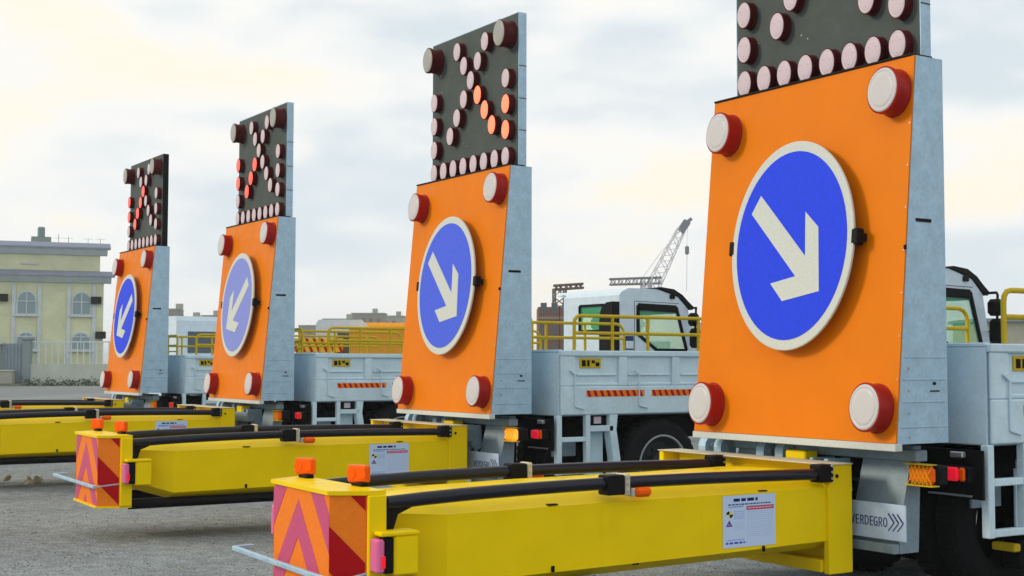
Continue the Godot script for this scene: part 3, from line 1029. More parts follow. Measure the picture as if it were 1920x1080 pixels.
func cushion(t: Node3D) -> void:
	# crash cushion body: eight-sided section, tapered to the rear
	var ring := func(u: float, hw: float, yt: float, yb: float, top: float) -> Array:
		return [L(u, yt, hw), L(u, yt + top, hw - 0.16), L(u, yt + top + 0.012, 0), L(u, yt + top, -hw + 0.16), L(u, yt, -hw), L(u, yb, -hw), L(u, yb - 0.07, -hw + 0.14), L(u, yb - 0.07, hw - 0.14), L(u, yb, hw)]
	var rings := [ring.call(-3.79, 0.34, -0.33, -0.62, 0.035), ring.call(-3.35, 0.585, -0.345, -0.76, 0.075), ring.call(-2.2, 0.59, -0.335, -0.748, 0.082), ring.call(-1.1, 0.59, -0.335, -0.735, 0.085), ring.call(-0.05, 0.59, -0.33, -0.715, 0.09)]
	var st := mb()
	for i in rings.size() - 1:
		var mid: Vector3 = (rings[i][2] + rings[i + 1][7]) / 2
		for k in 9:
			var k2 := (k + 1) % 9
			var n: Vector3 = (rings[i][k] + rings[i + 1][k2]) / 2 - mid
			n.x = 0 if i > 0 else n.x
			quad(st, rings[i][k], rings[i][k2], rings[i + 1][k2], rings[i + 1][k], n)
	for k in range(1, 8):
		tri(st, rings[0][0], rings[0][k], rings[0][k + 1], Vector3.LEFT)
	var body := obj("crash_cushion", st, M.yellow, t)
	st = mb()
	for u in [-2.62, -0.83]:
		bx(st, u, u + 0.075, -0.33, -0.322, 0.50, 0.596, 0.003)
		bx(st, u + 0.02, u + 0.045, -0.75, -0.71, 0.59, 0.60, 0.003)
	bx(st, -1.95, -1.90, -0.755, -0.745, 0.52, 0.596, 0.003)
	obj("strap_buckle", st, M.black, body)
	for u in [-2.2, -1.35]:
		st = mb()
		bx(st, u - 0.006, u + 0.006, -0.73, -0.35, 0.588, 0.5925, 0.002)
		obj("weld_seam", st, M.yellow, body)
	st = mb()
	quad_uv(st, L(-1.172, -0.345, 0.5935), L(-0.682, -0.345, 0.5935), L(-0.682, -0.705, 0.5935), L(-1.172, -0.705, 0.5935))
	obj("data_sheet", st, M.decal, body)
	# the head at the rear end
	st = mb()
	var plan := [Vector2(-3.84, -0.55), Vector2(-3.95, -0.50), Vector2(-4.05, -0.43), Vector2(-4.085, 0.49), Vector2(-3.905, 0.60), Vector2(-3.84, 0.60)]
	prism(st, plan, "y", FOOT - 0.865, FOOT - 0.2)
	var hd := obj("cushion_head", st, M.print_orange, t)
	st = mb()
	var lid := [Vector2(-3.78, -0.56), Vector2(-3.85, -0.56), Vector2(-3.955, -0.51), Vector2(-4.07, -0.44), Vector2(-4.10, 0.495), Vector2(-3.905, 0.612), Vector2(-3.78, 0.61)]
	prism(st, lid, "y", FOOT - 0.1995, FOOT - 0.175)
	obj("head_plate", st, M.yellow, hd)
	st = mb()
	prism(st, lid, "y", FOOT - 0.885, FOOT - 0.8655)
	obj("head_plate", st, M.yellow, hd)
	st = mb()
	bx(st, -3.9, -3.785, -0.864, -0.2005, 0.603, 0.635, 0.006)
	bx(st, -3.838, -3.785, -0.864, -0.2005, -0.55, 0.6, 0.004)
	obj("head_post", st, M.yellow, hd)
	chevrons(hd)
	# lamp boxes on both flanks of the head
	for q in [[1.0, 0.0, 0.0], [-1.0, 0.12, -0.11]]:
		var sg: float = q[0]
		var dv: float = q[1]
		var du: float = q[2]
		var dy := 0.09 if sg < 0 else 0.0
		st = mb()
		bx(st, du - 3.78, du - 3.62, dy - 0.66, dy - 0.43, sg * 0.60 + dv, sg * 0.73 + dv, 0.012)
		bx(st, du - 3.87, du - 3.62, dy - 0.43, dy - 0.405, sg * 0.60 + dv, sg * 0.735 + dv, 0.006)
		var lb := obj("lamp_box", st, M.yellow, t)
		st = mb()
		bx(st, du - 3.84, du - 3.782, dy - 0.645, dy - 0.44, sg * 0.638 + dv, sg * 0.722 + dv, 0.008)
		obj("lamp_case", st, M.black, lb)
		st = mb()
		bx(st, du - 3.89, du - 3.841, dy - 0.64, dy - 0.445, sg * 0.62 + dv, sg * 0.728 + dv, 0.012)
		obj("lens", st, M.lens_clear, lb)
		st = mb()
		bx(st, du - 3.865, du - 3.84, dy - 0.61, dy - 0.54, sg * 0.7285 + dv, sg * 0.735 + dv, 0.003)
		obj("red_reflector", st, M.lens_red, lb)
	# amber markers on top of the head
	for p in [[-3.84, -0.42], [-3.80, 0.29]]:
		st = mb()
		bx(st, p[0] - 0.02, p[0] + 0.03, -0.175, -0.15, p[1] - 0.07, p[1] + 0.07, 0.004)
		var ml := obj("marker_lamp", st, M.black, t)
		st = mb()
		cbox(st, Transform3D(Basis(Vector3.UP, 0.5), L(p[0], -0.10, p[1])), Vector3(0.055, 0.105, 0.145), 0.012)
		for s in [-1, 1]:
			lathe(st, [[0.034, 0], [0.031, 0.004], [0.0, 0.005]], look(L(p[0], -0.10, p[1]) + Basis(Vector3.UP, 0.5) * Vector3(-0.0275, 0, s * 0.038), Basis(Vector3.UP, 0.5) * Vector3(-1, 0, 0)), 14)
		obj("lens", st, M.lens_amber, ml)
	# black tubes along the top, each in two lengths with a clamp between
	for s in [-1, 1]:
		var v: float = 0.60 * s if s > 0 else -0.57
		st = mb()
		var path := []
		for k in 15:
			var f := k / 14.0
			path.append(L(lerp(-3.775, -0.21, f), -0.232 + 0.022 * sin(f * PI) - 0.02 * pow(1.0 - f, 8), v))
		tube(st, path, 0.041, 14)
		var tb := obj("top_tube", st, M.hose, t)
		st = mb()
		bx(st, -2.20, -2.06, -0.285, -0.155, v - 0.06, v + 0.06, 0.01)
		obj("clamp", st, M.black, tb)
		st = mb()
		bx(st, -2.058, -2.02, -0.29, -0.15, v - 0.055, v + 0.062, 0.006)
		obj("flange", st, M.yellow_worn, tb)
		st = mb()
		for y in [-0.265, -0.22, -0.175]:
			rod(st, L(-2.04, y, v + 0.062), L(-2.04, y, v + 0.07), 0.01, 8)
			rod(st, L(-0.19, y + 0.005, v + 0.062), L(-0.19, y + 0.005, v + 0.07), 0.01, 8)
		obj("bolt", st, M.steel, tb)
		st = mb()
		bx(st, -0.30, -0.16, -0.29, -0.16, v - 0.06, v + 0.06, 0.012)
		obj("end_socket", st, M.black, tb)
		st = mb()
		side(st, [[-3.775, -0.27], [-3.60, -0.28], [-3.70, -0.32], [-3.74, -0.44], [-3.775, -0.50]], v - 0.012 * s, v + 0.012 * s)
		obj("gusset", st, M.black, tb)
		st = mb()
		tube(st, [L(-3.78, -0.862, v * 0.85), L(-2.2, -0.862, v * 0.85)], 0.05, 12)
		obj("bottom_tube", st, M.black, t)
	for s in [-1, 1]:
		st = mb()
		bx(st, -2.01, -1.98, -0.30, -0.25, s * 0.60, s * 0.66, 0.004)
		var sl := obj("side_marker", st, M.steel, t)
		st = mb()
		cbox(st, Transform3D(Basis(), L(-1.905, -0.275, s * 0.64)), Vector3(0.135, 0.065, 0.06), 0.022)
		obj("lens", st, M.lens_amber, sl)
	# front frame: two posts and a plate
	st = mb()
	for s in [0.612, -1.30]:
		bx(st, -0.18, 0.06, -0.96, -0.170, s - 0.05, s + 0.01, 0.006)
	bx(st, -0.05, 0.055, -0.40, -0.172, -1.24, 0.56, 0.005)
	bx(st, -0.04, 0.05, -0.93, -0.401, -1.22, 0.545, 0.005)
	bx(st, -0.20, -0.1, -0.95, -0.86, -1.2, 0.555, 0.005)
	var ff := obj("front_frame", st, M.yellow, t)
	st = mb()
	bx(st, -0.19, 0.065, -0.170, -0.161, -1.36, 0.63, 0.003)
	obj("top_plate", st, M.yellow_worn, ff)
	st = mb()
	bx(st, -0.051, -0.056, -0.285, -0.272, -0.52, -0.2, 0.001)
	rod(st, L(-0.10, -0.25, 0.622), L(-0.10, -0.25, 0.63), 0.014, 10)
	obj("slot", st, M.black, ff)
	# thin white guard bar bent across the head
	st = mb()
	bar(st, L(-4.06, -0.635, -0.74), L(-4.19, -0.64, -0.76), 0.03, 0.03, 0.004)
	bar(st, L(-4.19, -0.64, -0.76), L(-4.20, -0.65, 0.80), 0.03, 0.03, 0.004)
	bar(st, L(-4.20, -0.65, 0.80), L(-3.92, -0.645, 0.645), 0.012, 0.012, 0.002)
	obj("guard_bar", st, M.galvanised, t)

func quad_uv(st: SurfaceTool, a: Vector3, b: Vector3, c: Vector3, d: Vector3) -> void:   # seen from +z: a top left, b top right
	var uv := [Vector2(0, 0), Vector2(1, 0), Vector2(1, 1), Vector2(0, 1)]
	var p := [a, b, c, d]
	for k in [0, 1, 2, 0, 2, 3]:
		st.set_uv(uv[k])
		st.add_vertex(p[k])

# red chevrons: rear face pink, sky sheen put into its colour; corners plain red
func chevrons(hd: Node3D) -> void:
	var face := func(a: Vector2, b: Vector2, polys: Array, m: Material, called: String) -> void:
		var w := (b - a).length()
		var x := Vector3(b.x - a.x, 0, b.y - a.y).normalized()
		var n := x.cross(Vector3.UP).normalized()
		if n.x > 0:
			n = -n
		var rect := PackedVector2Array([Vector2(0.0, -0.86), Vector2(w, -0.86), Vector2(w, -0.203), Vector2(0.0, -0.203)])
		for poly in polys:
			for c in Geometry2D.intersect_polygons(PackedVector2Array(poly), rect):
				var st := mb()
				var q := []
				for p in c:
					q.append(p)
				prism(st, q, "z", 0.0, 0.0025)
				var y := Vector3.UP
				var z := n
				var sgn := 1.0 if x.cross(y).dot(z) > 0 else -1.0
				var xf := Transform3D(Basis(x, y, x.cross(y)), Vector3(a.x, FOOT, a.y) + n * (0.0 if sgn > 0 else 0.0025))
				put(called, mesh_of(st, m), hd, xf)
	# rear face: nested peaks, their legs running down and outwards
	var legs := []
	var mid := 0.43
	for top in [0.257, -0.265, -0.785]:
		var k := 1.16
		legs.append([Vector2(mid, top), Vector2(mid - 0.85, top - 0.85 * k), Vector2(mid - 0.85, top - 0.227 - 0.85 * k), Vector2(mid, top - 0.227)])
		legs.append([Vector2(mid, top), Vector2(mid + 0.85, top - 0.85 * k), Vector2(mid + 0.85, top - 0.227 - 0.85 * k), Vector2(mid, top - 0.227)])
	face.call(Vector2(-4.05, -0.43), Vector2(-4.085, 0.49), legs, M.print_red_sheen, "chevron_stripe")
	for s in [[Vector2(-4.085, 0.49), Vector2(-3.905, 0.60)], [Vector2(-4.05, -0.43), Vector2(-3.95, -0.50)]]:
		var st := []
		for y in [0.18, -0.38, -0.94]:
			st.append([Vector2(-0.1, y + 0.1), Vector2(0.4, y - 0.4), Vector2(0.4, y - 0.66), Vector2(-0.1, y - 0.16)])
		face.call(s[0], s[1], st, M.print_red, "corner_stripe")

func linkage(t: Node3D) -> void:
	# cross beam, lugs and slanted legs between the cushion and the chassis
	var st := mb()
	bx(st, 0.30, 0.42, -0.14, -0.055, -1.05, 1.02, 0.008)
	bx(st, 0.06, 0.20, -0.34, -0.20, -0.9, 0.42, 0.01)
	var cb := obj("cross_beam", st, M.galvanised_dull, t)
	for v in [-1.22, -1.02, -0.50, -0.28]:
		st = mb()
		var pl := []
		for k in 9:
			var a := PI * k / 8
			pl.append([0.27 + cos(a) * 0.085, -0.135 + sin(a) * 0.085])
		pl.append([0.185, -0.34])
		pl.append([0.355, -0.34])
		side(st, pl, v - 0.045, v + 0.045)
		var lg := obj("hinge_lug", st, M.galvanised, cb)
		st = mb()
		rod(st, L(0.27, -0.13, v - 0.07), L(0.27, -0.13, v + 0.07), 0.035, 14)
		obj("pin", st, M.steel, lg)
	st = mb()
	bx(st, 0.10, 0.24, -0.30, -0.105, -0.12, 0.10, 0.01)
	obj("yellow_block", st, M.yellow, t)
	st = mb()
	side(st, [[0.10, -0.15], [0.34, -0.15], [0.36, -0.40], [0.28, -0.46], [0.2, -0.34], [0.10, -0.34]], 0.30, 0.34)
	side(st, [[0.10, -0.15], [0.34, -0.15], [0.36, -0.40], [0.28, -0.46], [0.2, -0.34], [0.10, -0.34]], 0.15, 0.18)
	obj("bracket", st, M.galvanised, t)
	for s in [[0.45, 0.94, 1], [-0.94, -0.45, -1]]:
		st = mb()
		var lo: float = s[0]
		var hi: float = s[1]
		side(st, [[0.36, -0.03], [0.44, -0.03], [0.40, -0.80], [0.20, -0.80], [0.20, -0.62]], lo + 0.03, hi)
		var lg := obj("support_leg", st, M.galvanised_dull, t)
		st = mb()
		bx(st, 0.14, 0.20, -0.80, -0.73, lo, hi, 0.006)
		obj("foot_bar", st, M.galvanised_dull, lg)
	# maker's plate with its lettering
	st = mb()
	bx(st, 0.130, 0.142, -0.70, -0.44, -0.25, 1.06, 0.003)
	var pl := obj("name_plate", st, M.print_plate, t)
	var tm := TextMesh.new()
	var f := SystemFont.new()
	f.font_names = PackedStringArray(["Droid Sans Mono", "Droid Sans"])
	f.font_weight = 700
	tm.font = f
	tm.text = "VERDEGRO"
	tm.font_size = 24
	tm.pixel_size = 0.0031
	tm.depth = 0.003
	tm.curve_step = 2.0
	tm.material = M.print_navy
	put("lettering", tm, pl, Transform3D(Basis(Vector3(0, 0, 1.0), Vector3(0, 1.3, 0), Vector3(-1, 0, 0)), L(0.1285, -0.575, 0.715)))
	st = mb()
	for k in 3:
		for s in [-1, 1]:
			bar(st, L(0.1285, -0.570, 0.955 + k * 0.042), L(0.1285, -0.570 + s * 0.062, 0.90 + k * 0.042), 0.011, 0.003, 0.0, Vector3(0, 1, 0.5))
	obj("arrow_print", st, M.print_navy, pl)
	# amber strobe with wire guard, red tail lamp
	st = mb()
	bx(st, 0.33, 0.45, -0.30, -0.155, 0.945, 1.185, 0.015)
	var ws := obj("amber_strobe", st, M.black, t)
	st = mb()
	cbox(st, Transform3D(Basis(), L(0.30, -0.228, 1.07)), Vector3(0.08, 0.13, 0.21), 0.025)
	obj("lens", st, M.lens_amber, ws)
	st = mb()
	for k in 5:
		var a := -0.064 + k * 0.036
		bar(st, L(0.262, -0.295, 1.07 + a - 0.04), L(0.262, -0.155, 1.07 + a + 0.04), 0.005, 0.005, 0.0)
		bar(st, L(0.256, -0.295, 1.07 + a + 0.04), L(0.256, -0.155, 1.07 + a - 0.04), 0.005, 0.005, 0.0)
	bx(st, 0.25, 0.33, -0.307, -0.297, 0.95, 1.20, 0.002)
	bx(st, 0.24, 0.33, -0.154, -0.147, 0.95, 1.18, 0.002)
	obj("wire_guard", st, M.rail_yellow, ws)
	for s in [-1, 1]:
		st = mb()
		bx(st, 0.66, 0.74, -0.295, -0.175, s * 0.96, s * 1.19, 0.012)
		var tl := obj("tail_lamp", st, M.black, t)
		st = mb()
		bx(st, 0.625, 0.659, -0.285, -0.185, s * 0.985, s * 1.11, 0.014)
		obj("red_lens", st, M.lens_red, tl)
		st = mb()
		bx(st, 0.63, 0.659, -0.285, -0.185, s * 1.115, s * 1.165, 0.012)
		obj("amber_lens", st, M.lens_amber, tl)
		st = mb()
		bx(st, 0.625, 0.659, -0.28, -0.19, s * 0.965, s * 0.981, 0.006)
		obj("clear_lens", st, M.lens_clear, tl)
		st = mb()
		bx(st, 0.745, 0.765, -0.42, -0.06, s * 0.62, s * 1.245, 0.004)
		var fl := obj("mud_flap", st, M.rubber, t)
		st = mb()
		bx(st, 0.73, 0.744, -0.405, -0.39, s * 0.75, s * 1.15, 0.002)
		obj("flap_strip", st, M.steel, fl)
		st = mb()
		bx(st, 0.70, 0.744, -0.12, -0.075, s * 0.98, s * 1.1, 0.008)
		obj("wire_plug", st, M.steel, fl)

func bed(t: Node3D) -> void:
	var u0 := 0.86
	var u1 := 5.5
	# chassis rails, underrun box
	var st := mb()
	for s in [-1, 1]:
		bx(st, 0.5, 8.3, -0.36, -0.10, s * 0.42, s * 0.50, 0.01)
	bx(st, 0.78, 0.86, -0.75, -0.35, -0.33, 0.33, 0.02)
	obj("chassis_rail", st, M.black, t)
	# rear wall and floor
	st = mb()
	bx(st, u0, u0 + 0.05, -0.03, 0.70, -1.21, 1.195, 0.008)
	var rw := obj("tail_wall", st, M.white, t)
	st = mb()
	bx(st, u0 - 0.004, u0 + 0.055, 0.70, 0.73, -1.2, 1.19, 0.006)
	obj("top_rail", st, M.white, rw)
	st = mb()
	bx(st, u0 + 0.051, u1, -0.035, 0.03, -1.19, 1.19, 0.005)
	obj("load_floor", st, M.galvanised_dull, t)
	st = mb()
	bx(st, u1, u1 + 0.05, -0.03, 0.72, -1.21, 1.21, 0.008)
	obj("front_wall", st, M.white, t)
	# dropsides: top rail, posts, recessed panels, skirt
	for s in [-1, 1]:
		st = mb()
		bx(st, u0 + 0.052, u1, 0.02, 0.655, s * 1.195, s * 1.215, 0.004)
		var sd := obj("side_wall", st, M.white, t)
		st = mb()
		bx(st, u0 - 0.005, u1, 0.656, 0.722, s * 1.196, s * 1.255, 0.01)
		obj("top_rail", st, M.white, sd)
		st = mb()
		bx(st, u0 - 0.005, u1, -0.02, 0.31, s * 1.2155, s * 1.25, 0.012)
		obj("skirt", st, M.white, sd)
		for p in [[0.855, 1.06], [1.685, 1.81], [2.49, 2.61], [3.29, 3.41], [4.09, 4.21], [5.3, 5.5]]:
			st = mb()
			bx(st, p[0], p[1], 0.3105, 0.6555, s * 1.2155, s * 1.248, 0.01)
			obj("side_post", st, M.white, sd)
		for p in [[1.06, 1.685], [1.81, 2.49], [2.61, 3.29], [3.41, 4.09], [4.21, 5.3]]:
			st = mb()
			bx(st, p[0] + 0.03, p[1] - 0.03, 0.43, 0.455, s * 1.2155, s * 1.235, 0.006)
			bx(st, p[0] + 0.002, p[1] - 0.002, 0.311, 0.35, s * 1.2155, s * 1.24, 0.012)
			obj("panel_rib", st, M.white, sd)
		# hazard strips
		for p in [[1.21, 2.055], [2.168, 3.0], [3.1, 3.9]]:
			st = mb()
			bx(st, p[0], p[1], 0.188, 0.262, s * 1.2505, s * 1.2535, 0.0)
			var hz := obj("hazard_strip", st, M.print_orange, sd)
			var n := 9
			var w: float = (p[1] - p[0]) / n
			for k in n:
				st = mb()
				var a: float = p[0] + k * w
				side(st, [[a + 0.03, 0.189], [a + 0.03 + w * 0.42, 0.189], [a + w * 0.42, 0.261], [a, 0.261]], s * 1.254, s * 1.256)
				obj("red_stripe", st, M.print_red, hz)
		st = mb()
		bx(st, 1.135, 1.435, 0.52, 0.632, s * 1.2155, s * 1.228, 0.003)
		var yp := obj("yellow_plate", st, M.rail_yellow, sd)
		st = mb()
		bx(st, 1.16, 1.215, 0.54, 0.61, s * 1.2285, s * 1.231, 0.001)
		bx(st, 1.235, 1.27, 0.54, 0.61, s * 1.2285, s * 1.231, 0.001)
		bx(st, 1.30, 1.345, 0.575, 0.61, s * 1.2285, s * 1.231, 0.001)
		bx(st, 1.355, 1.41, 0.54, 0.585, s * 1.2285, s * 1.231, 0.001)
		obj("plate_print", st, M.black, yp)
		# latch levers
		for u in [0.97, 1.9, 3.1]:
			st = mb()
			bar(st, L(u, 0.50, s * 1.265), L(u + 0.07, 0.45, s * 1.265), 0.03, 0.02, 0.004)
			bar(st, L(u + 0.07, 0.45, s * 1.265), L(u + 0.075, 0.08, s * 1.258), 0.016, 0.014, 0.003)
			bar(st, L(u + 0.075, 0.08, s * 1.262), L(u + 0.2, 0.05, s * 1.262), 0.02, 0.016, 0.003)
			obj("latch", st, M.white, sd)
		# railing above the side
		st = mb()
		for y in [1.125, 0.925]:
			var path := []
			var ue := 5.05 if s > 0 else 3.62
			if y > 1.0:
				path = [L(1.08, 0.725, s * 1.19), L(1.08, 1.03, s * 1.19), L(1.09, 1.08, s * 1.19), L(1.12, 1.115, s * 1.19), L(1.17, y, s * 1.19), L(ue - 0.13, y, s * 1.19), L(ue - 0.06, 1.105, s * 1.19), L(ue - 0.02, 1.06, s * 1.19), L(ue, 1.0, s * 1.19), L(ue, 0.725, s * 1.19)]
			else:
				path = [L(1.085, y, s * 1.19), L(ue - 0.005, y, s * 1.19)]
			tube(st, path, 0.021, 10)
		var rl := obj("railing", st, M.rail_yellow, t)
		for u in ([1.63, 2.16, 2.95, 3.7, 4.4] if s > 0 else [1.63, 2.3, 2.95]):
			st = mb()
			rod(st, L(u, 0.723, s * 1.19), L(u, 1.12, s * 1.19), 0.02, 10)
			obj("railing_post", st, M.rail_yellow, rl)
	# rear railing across the tail
	st = mb()
	tube(st, [L(0.93, 0.73, -1.1), L(0.93, 1.05, -1.1), L(0.93, 1.10, -1.06), L(0.93, 1.115, -1.0), L(0.93, 1.115, 0.45), L(0.93, 1.10, 0.5), L(0.93, 1.05, 0.53), L(0.93, 0.73, 0.53)], 0.021, 10)
	tube(st, [L(0.93, 0.92, -1.09), L(0.93, 0.92, 0.52)], 0.019, 10)
	tube(st, [L(0.93, 0.80, -1.09), L(0.93, 0.80, 0.52)], 0.014, 10)
	var rr := obj("tail_railing", st, M.rail_yellow, t)
	st = mb()
	for v in [-0.55, 0.0]:
		rod(st, L(0.93, 0.73, v), L(0.93, 1.11, v), 0.019, 10)
	obj("railing_post", st, M.rail_yellow, rr)
	# ladder frames and lockers under the bed, wheels
	for s in [-1, 1]:
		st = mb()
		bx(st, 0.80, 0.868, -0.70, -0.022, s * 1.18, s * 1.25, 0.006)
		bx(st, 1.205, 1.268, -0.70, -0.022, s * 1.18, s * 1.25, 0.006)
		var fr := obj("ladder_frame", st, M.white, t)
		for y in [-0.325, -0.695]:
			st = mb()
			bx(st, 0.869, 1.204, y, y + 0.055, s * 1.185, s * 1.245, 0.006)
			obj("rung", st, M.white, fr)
		st = mb()
		bx(st, 0.869, 1.204, -0.50, -0.34, s * 1.02, s * 1.04, 0.0)
		obj("back_plate", st, M.galvanised_dull, fr)
		st = mb()
		bx(st, 1.27, 1.54, -0.145, -0.03, s * 0.95, s * 1.19, 0.005)
		var lk := obj("locker", st, M.black, t)
		st = mb()
		bx(st, 1.355, 1.46, -0.125, -0.045, s * 1.1905, s * 1.1935, 0.001)
		obj("sticker", st, M.lens_pink, lk)
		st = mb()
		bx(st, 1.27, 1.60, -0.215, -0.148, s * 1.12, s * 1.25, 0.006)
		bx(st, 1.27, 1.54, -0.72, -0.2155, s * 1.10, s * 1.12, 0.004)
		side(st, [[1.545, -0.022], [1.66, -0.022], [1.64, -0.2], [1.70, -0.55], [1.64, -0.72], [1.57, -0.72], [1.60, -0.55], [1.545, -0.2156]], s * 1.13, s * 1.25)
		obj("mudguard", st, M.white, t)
		st = mb()
		bx(st, 1.30, 1.60, -0.98, -0.76, s * 0.95, s * 1.15, 0.03)
		obj("tank", st, M.black, t)
		st = mb()
		bx(st, 1.22, 1.299, -0.84, -0.78, s * 0.93, s * 1.14, 0.01)
		obj("tow_bracket", st, M.rail_yellow, t)
		for w in [[2.36, 1.08, 0.27], [2.36, 0.75, 0.27], [1.43, 0.775, 0.27], [1.43, 0.49, 0.27], [7.6, 1.0, 0.3]]:
			st = mb()
			var c := L(w[0], -0.64, w[1] * s)
			var r := 0.555
			lathe(st, [[r * 0.64, -w[2] / 2], [r * 0.88, -w[2] / 2], [r * 0.97, -w[2] / 2 + 0.04], [r, -w[2] / 2 + 0.08], [r, w[2] / 2 - 0.08], [r * 0.97, w[2] / 2 - 0.04], [r * 0.88, w[2] / 2], [r * 0.80, w[2] / 2 + 0.004], [r * 0.64, w[2] / 2]], look(c, Vector3(0, 0, s)), 40)
			for k in 36:
				var a := TAU * k / 36
				cbox(st, Transform3D(Basis(Vector3(0, 0, 1), a), c + Vector3(cos(a), sin(a), 0) * r), Vector3(0.018, 0.05, w[2] - 0.12), 0.004)
			var tw := obj("wheel", st, M.tyre, t)
			if w[0] < 2.0:
				continue
			st = mb()
			lathe(st, [[r * 0.655, w[2] / 2 - 0.02], [r * 0.655, w[2] / 2 + 0.012], [r * 0.62, w[2] / 2 + 0.012], [r * 0.61, w[2] / 2 - 0.02]], look(c, Vector3(0, 0, s)), 40)
			obj("rim", st, M.steel, tw)
			st = mb()
			lathe(st, [[r * 0.609, w[2] / 2 - 0.02], [r * 0.58, w[2] / 2 - 0.05], [r * 0.50, w[2] / 2 - 0.11], [r * 0.26, w[2] / 2 - 0.13], [r * 0.26, w[2] / 2 - 0.03], [0, w[2] / 2 - 0.02]], look(c, Vector3(0, 0, s)), 40)
			for k in 10:
				var a := TAU * k / 10
				rod(st, c + Vector3(cos(a), sin(a), 0) * r * 0.34 + Vector3(0, 0, s * (w[2] / 2 - 0.125)), c + Vector3(cos(a), sin(a), 0) * r * 0.34 + Vector3(0, 0, s * (w[2] / 2 - 0.09)), 0.016, 6)
			obj("hub", st, M.rim_dark, tw)
	st = mb()
	bx(st, 1.75, 3.0, -0.03, -0.025, -1.18, 1.18, 0.0)
	obj("wheel_arch", st, M.black, t)

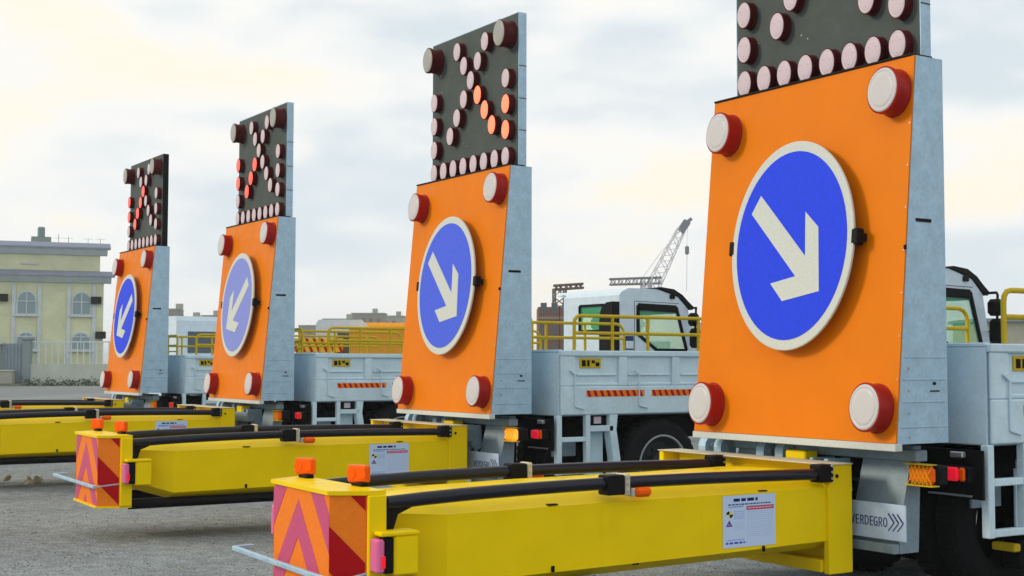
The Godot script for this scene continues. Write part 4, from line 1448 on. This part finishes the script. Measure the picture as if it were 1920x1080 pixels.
func cab(t: Node3D) -> void:
	var W := 1.18
	var st := mb()
	var top := [[6.75, 1.80], [6.80, 1.86], [6.95, 1.93], [7.6, 1.935], [8.1, 1.80], [8.36, 1.56]]
	for s in [-1, 1]:
		var back := 6.75 if s > 0 else 7.25
		var left := [[back, -0.55], [back, 1.80 if s > 0 else 1.93]]
		if s > 0:
			left += [[6.80, 1.86], [6.95, 1.93]]
		left += [[7.6, 1.935], [7.6, 1.62], [7.17 if s > 0 else 7.4, 1.63], [7.17 if s > 0 else 7.4, 1.1], [7.6, 0.82], [7.6, -0.55]]
		side(st, left, s * (W - 0.05), s * W)
		side(st, [[7.6001, -0.55], [7.6001, 0.82], [8.30, 0.82], [8.06, 1.61], [7.6001, 1.62], [7.6001, 1.935], [8.1, 1.80], [8.34, 1.58], [8.49, 0.85], [8.58, 0.2], [8.58, -0.55]], s * (W - 0.05), s * W)
	# roof, front
	for k in top.size() - 1:
		var a = top[k]
		var b = top[k + 1]
		var va := -0.55 if a[0] < 6.9 else -W + 0.05
		var vb := -0.55 if b[0] < 6.9 else -W + 0.05
		var n := Vector3(-(b[1] - a[1]), b[0] - a[0], 0)
		quad(st, L(a[0], a[1], va), L(a[0], a[1], W - 0.05), L(b[0], b[1], W - 0.05), L(b[0], b[1], vb), n)
		quad(st, L(a[0], a[1] - 0.05, va), L(a[0], a[1] - 0.05, W - 0.05), L(b[0], b[1] - 0.05, W - 0.05), L(b[0], b[1] - 0.05, vb), -n)
	side(st, [[8.50, 0.85], [8.58, 0.2], [8.58, -0.55], [8.52, -0.55], [8.52, 0.2], [8.44, 0.85]], -W + 0.05, W - 0.05)
	# rear wall about its window, and the bevelled far corner
	bx(st, 6.75, 6.79, -0.55, 1.17, -0.55, W - 0.05, 0.0)
	bx(st, 6.75, 6.79, 1.171, 1.64, 0.73, W - 0.05, 0.0)
	bx(st, 6.75, 6.79, 1.171, 1.64, -0.55, -0.03, 0.0)
	bx(st, 6.75, 6.79, 1.641, 1.80, -0.55, W - 0.05, 0.0)
	prism(st, [Vector2(6.75, -0.552), Vector2(7.25, -W), Vector2(7.28, -W + 0.04), Vector2(6.78, -0.552)], "y", FOOT - 0.55, FOOT + 1.86)
	var cb := obj("cab", st, M.cab_white, t)
	# windows: rubber frame, pane
	st = mb()
	for e in [[L(6.745, 1.64, -0.03), L(6.745, 1.64, 0.73)], [L(6.745, 1.17, -0.03), L(6.745, 1.17, 0.73)], [L(6.745, 1.17, -0.03), L(6.745, 1.64, -0.03)], [L(6.745, 1.17, 0.73), L(6.745, 1.64, 0.73)]]:
		bar(st, e[0], e[1], 0.045, 0.03, 0.006)
	var rf := obj("rear_window", st, M.rubber, t)
	st = mb()
	bx(st, 6.765, 6.771, 1.172, 1.639, -0.028, 0.728, 0.0)
	obj("pane", st, M.glass, rf)
	for s in [-1, 1]:
		var o := 7.17 if s > 0 else 7.4
		var pl := [[o, 1.63], [8.06, 1.61], [8.30, 0.82], [7.6, 0.82], [o, 1.1]]
		st = mb()
		for k in pl.size():
			var a = pl[k]
			var b = pl[(k + 1) % pl.size()]
			var dn := -0.03 if k == 0 else 0.0
			bar(st, L(a[0], a[1] + dn, s * (W + 0.004)), L(b[0], b[1] + dn, s * (W + 0.004)), 0.06 if k > 0 and k < 4 else (0.13 if k == 0 else 0.07), 0.03, 0.006)
		var sf := obj("side_window", st, M.rubber, t)
		st = mb()
		side(st, pl, s * (W - 0.028), s * (W - 0.022))
		obj("pane", st, M.glass, sf)
		st = mb()
		tube(st, [L(8.36, 1.60, s * W), L(8.34, 1.60, s * 1.42), L(8.27, 1.56, s * 1.49), L(8.25, 1.2, s * 1.49)], 0.02, 8)
		tube(st, [L(8.48, 1.05, s * W), L(8.3, 1.04, s * 1.45)], 0.018, 8)
		var ma := obj("mirror_arm", st, M.black, t)
		st = mb()
		cbox(st, Transform3D(Basis(), L(8.20, 1.38, s * 1.5)), Vector3(0.16, 0.24, 0.22), 0.05)
		cbox(st, Transform3D(Basis(), L(8.24, 1.04, s * 1.5)), Vector3(0.15, 0.36, 0.24), 0.05)
		obj("mirror", st, M.black, ma)
		st = mb()
		bx(st, 7.2, 7.4, 0.60, 0.65, s * W, s * (W + 0.03), 0.012)
		obj("door_handle", st, M.black, cb)
	for s in [-1, 1]:
		st = mb()
		bar(st, L(7.09, 0.2, s * (W + 0.001)), L(7.09, 1.70, s * (W + 0.001)), 0.008, 0.006, 0.0)
		bar(st, L(7.09, 1.70, s * (W + 0.001)), L(8.12, 1.68, s * (W + 0.001)), 0.008, 0.006, 0.0)
		obj("door_seam", st, M.black, cb)
	st = mb()
	bx(st, 6.85, 7.07, 0.82, 1.07, W, W + 0.006, 0.002)
	var bp := obj("door_plate", st, M.print_navy, cb)
	st = mb()
	bx(st, 6.89, 7.06, 0.845, 0.98, W + 0.0065, W + 0.009, 0.001)
	obj("plate_print", st, M.cab_white, bp)
	st = mb()
	quad(st, L(8.37, 1.54, -W + 0.06), L(8.37, 1.54, W - 0.06), L(8.49, 0.86, W - 0.06), L(8.49, 0.86, -W + 0.06), Vector3(1, 0.2, 0))
	quad(st, L(8.364, 1.54, -W + 0.06), L(8.364, 1.54, W - 0.06), L(8.484, 0.86, W - 0.06), L(8.484, 0.86, -W + 0.06), Vector3(-1, -0.2, 0))
	obj("windscreen", st, M.glass, t)
	# black sun visor curling over the front of the roof
	st = mb()
	side(st, [[7.45, 1.945], [7.7, 1.972], [8.0, 1.94], [8.2, 1.84], [8.34, 1.72], [8.46, 1.63], [8.44, 1.57], [8.32, 1.61], [8.24, 1.70], [8.1, 1.805], [7.9, 1.87], [7.6, 1.94]], -W - 0.01, W + 0.02)
	bx(st, 7.90, 8.02, 1.76, 1.84, W + 0.001, W + 0.03, 0.01)
	obj("sun_visor", st, M.black, t)
	# air intake at the rear corner
	st = mb()
	prism(st, [Vector2(0.80, FOOT + 0.1), Vector2(1.19, FOOT + 0.1), Vector2(1.19, FOOT + 1.68), Vector2(1.02, FOOT + 1.67), Vector2(0.90, FOOT + 1.61), Vector2(0.84, FOOT + 1.52), Vector2(0.80, FOOT + 1.3)], "x", 6.58, 6.747)
	obj("air_intake", st, M.black, t)
	# inside: seats, dashboard, steering wheel
	for v in [-0.55, 0.55]:
		st = mb()
		bx(st, 7.2, 7.7, 0.0, 0.25, v - 0.25, v + 0.25, 0.05)
		cbox(st, Transform3D(Basis(Vector3(0, 0, 1), 0.12), L(7.22, 0.62, v)), Vector3(0.14, 0.75, 0.46), 0.05)
		cbox(st, Transform3D(Basis(Vector3(0, 0, 1), 0.12), L(7.17, 1.10, v)), Vector3(0.11, 0.2, 0.28), 0.04)
		obj("seat", st, M.seat, cb)
	st = mb()
	bx(st, 8.1, 8.43, 0.3, 0.78, -W + 0.08, W - 0.08, 0.06)
	bx(st, 6.85, 8.4, -0.2, -0.1, -0.5, W - 0.08, 0.0)
	obj("dashboard", st, M.seat, cb)
	st = mb()
	var rp := []
	for k in 25:
		var a := TAU * k / 24
		rp.append(L(7.98 + 0.09 * sin(a), 0.92 + 0.2 * sin(a), -0.55 + 0.22 * cos(a)))
	tube(st, rp, 0.018, 8)
	bar(st, L(7.98, 0.92, -0.76), L(7.98, 0.92, -0.34), 0.03, 0.03, 0.005)
	obj("steering_wheel", st, M.black, cb)
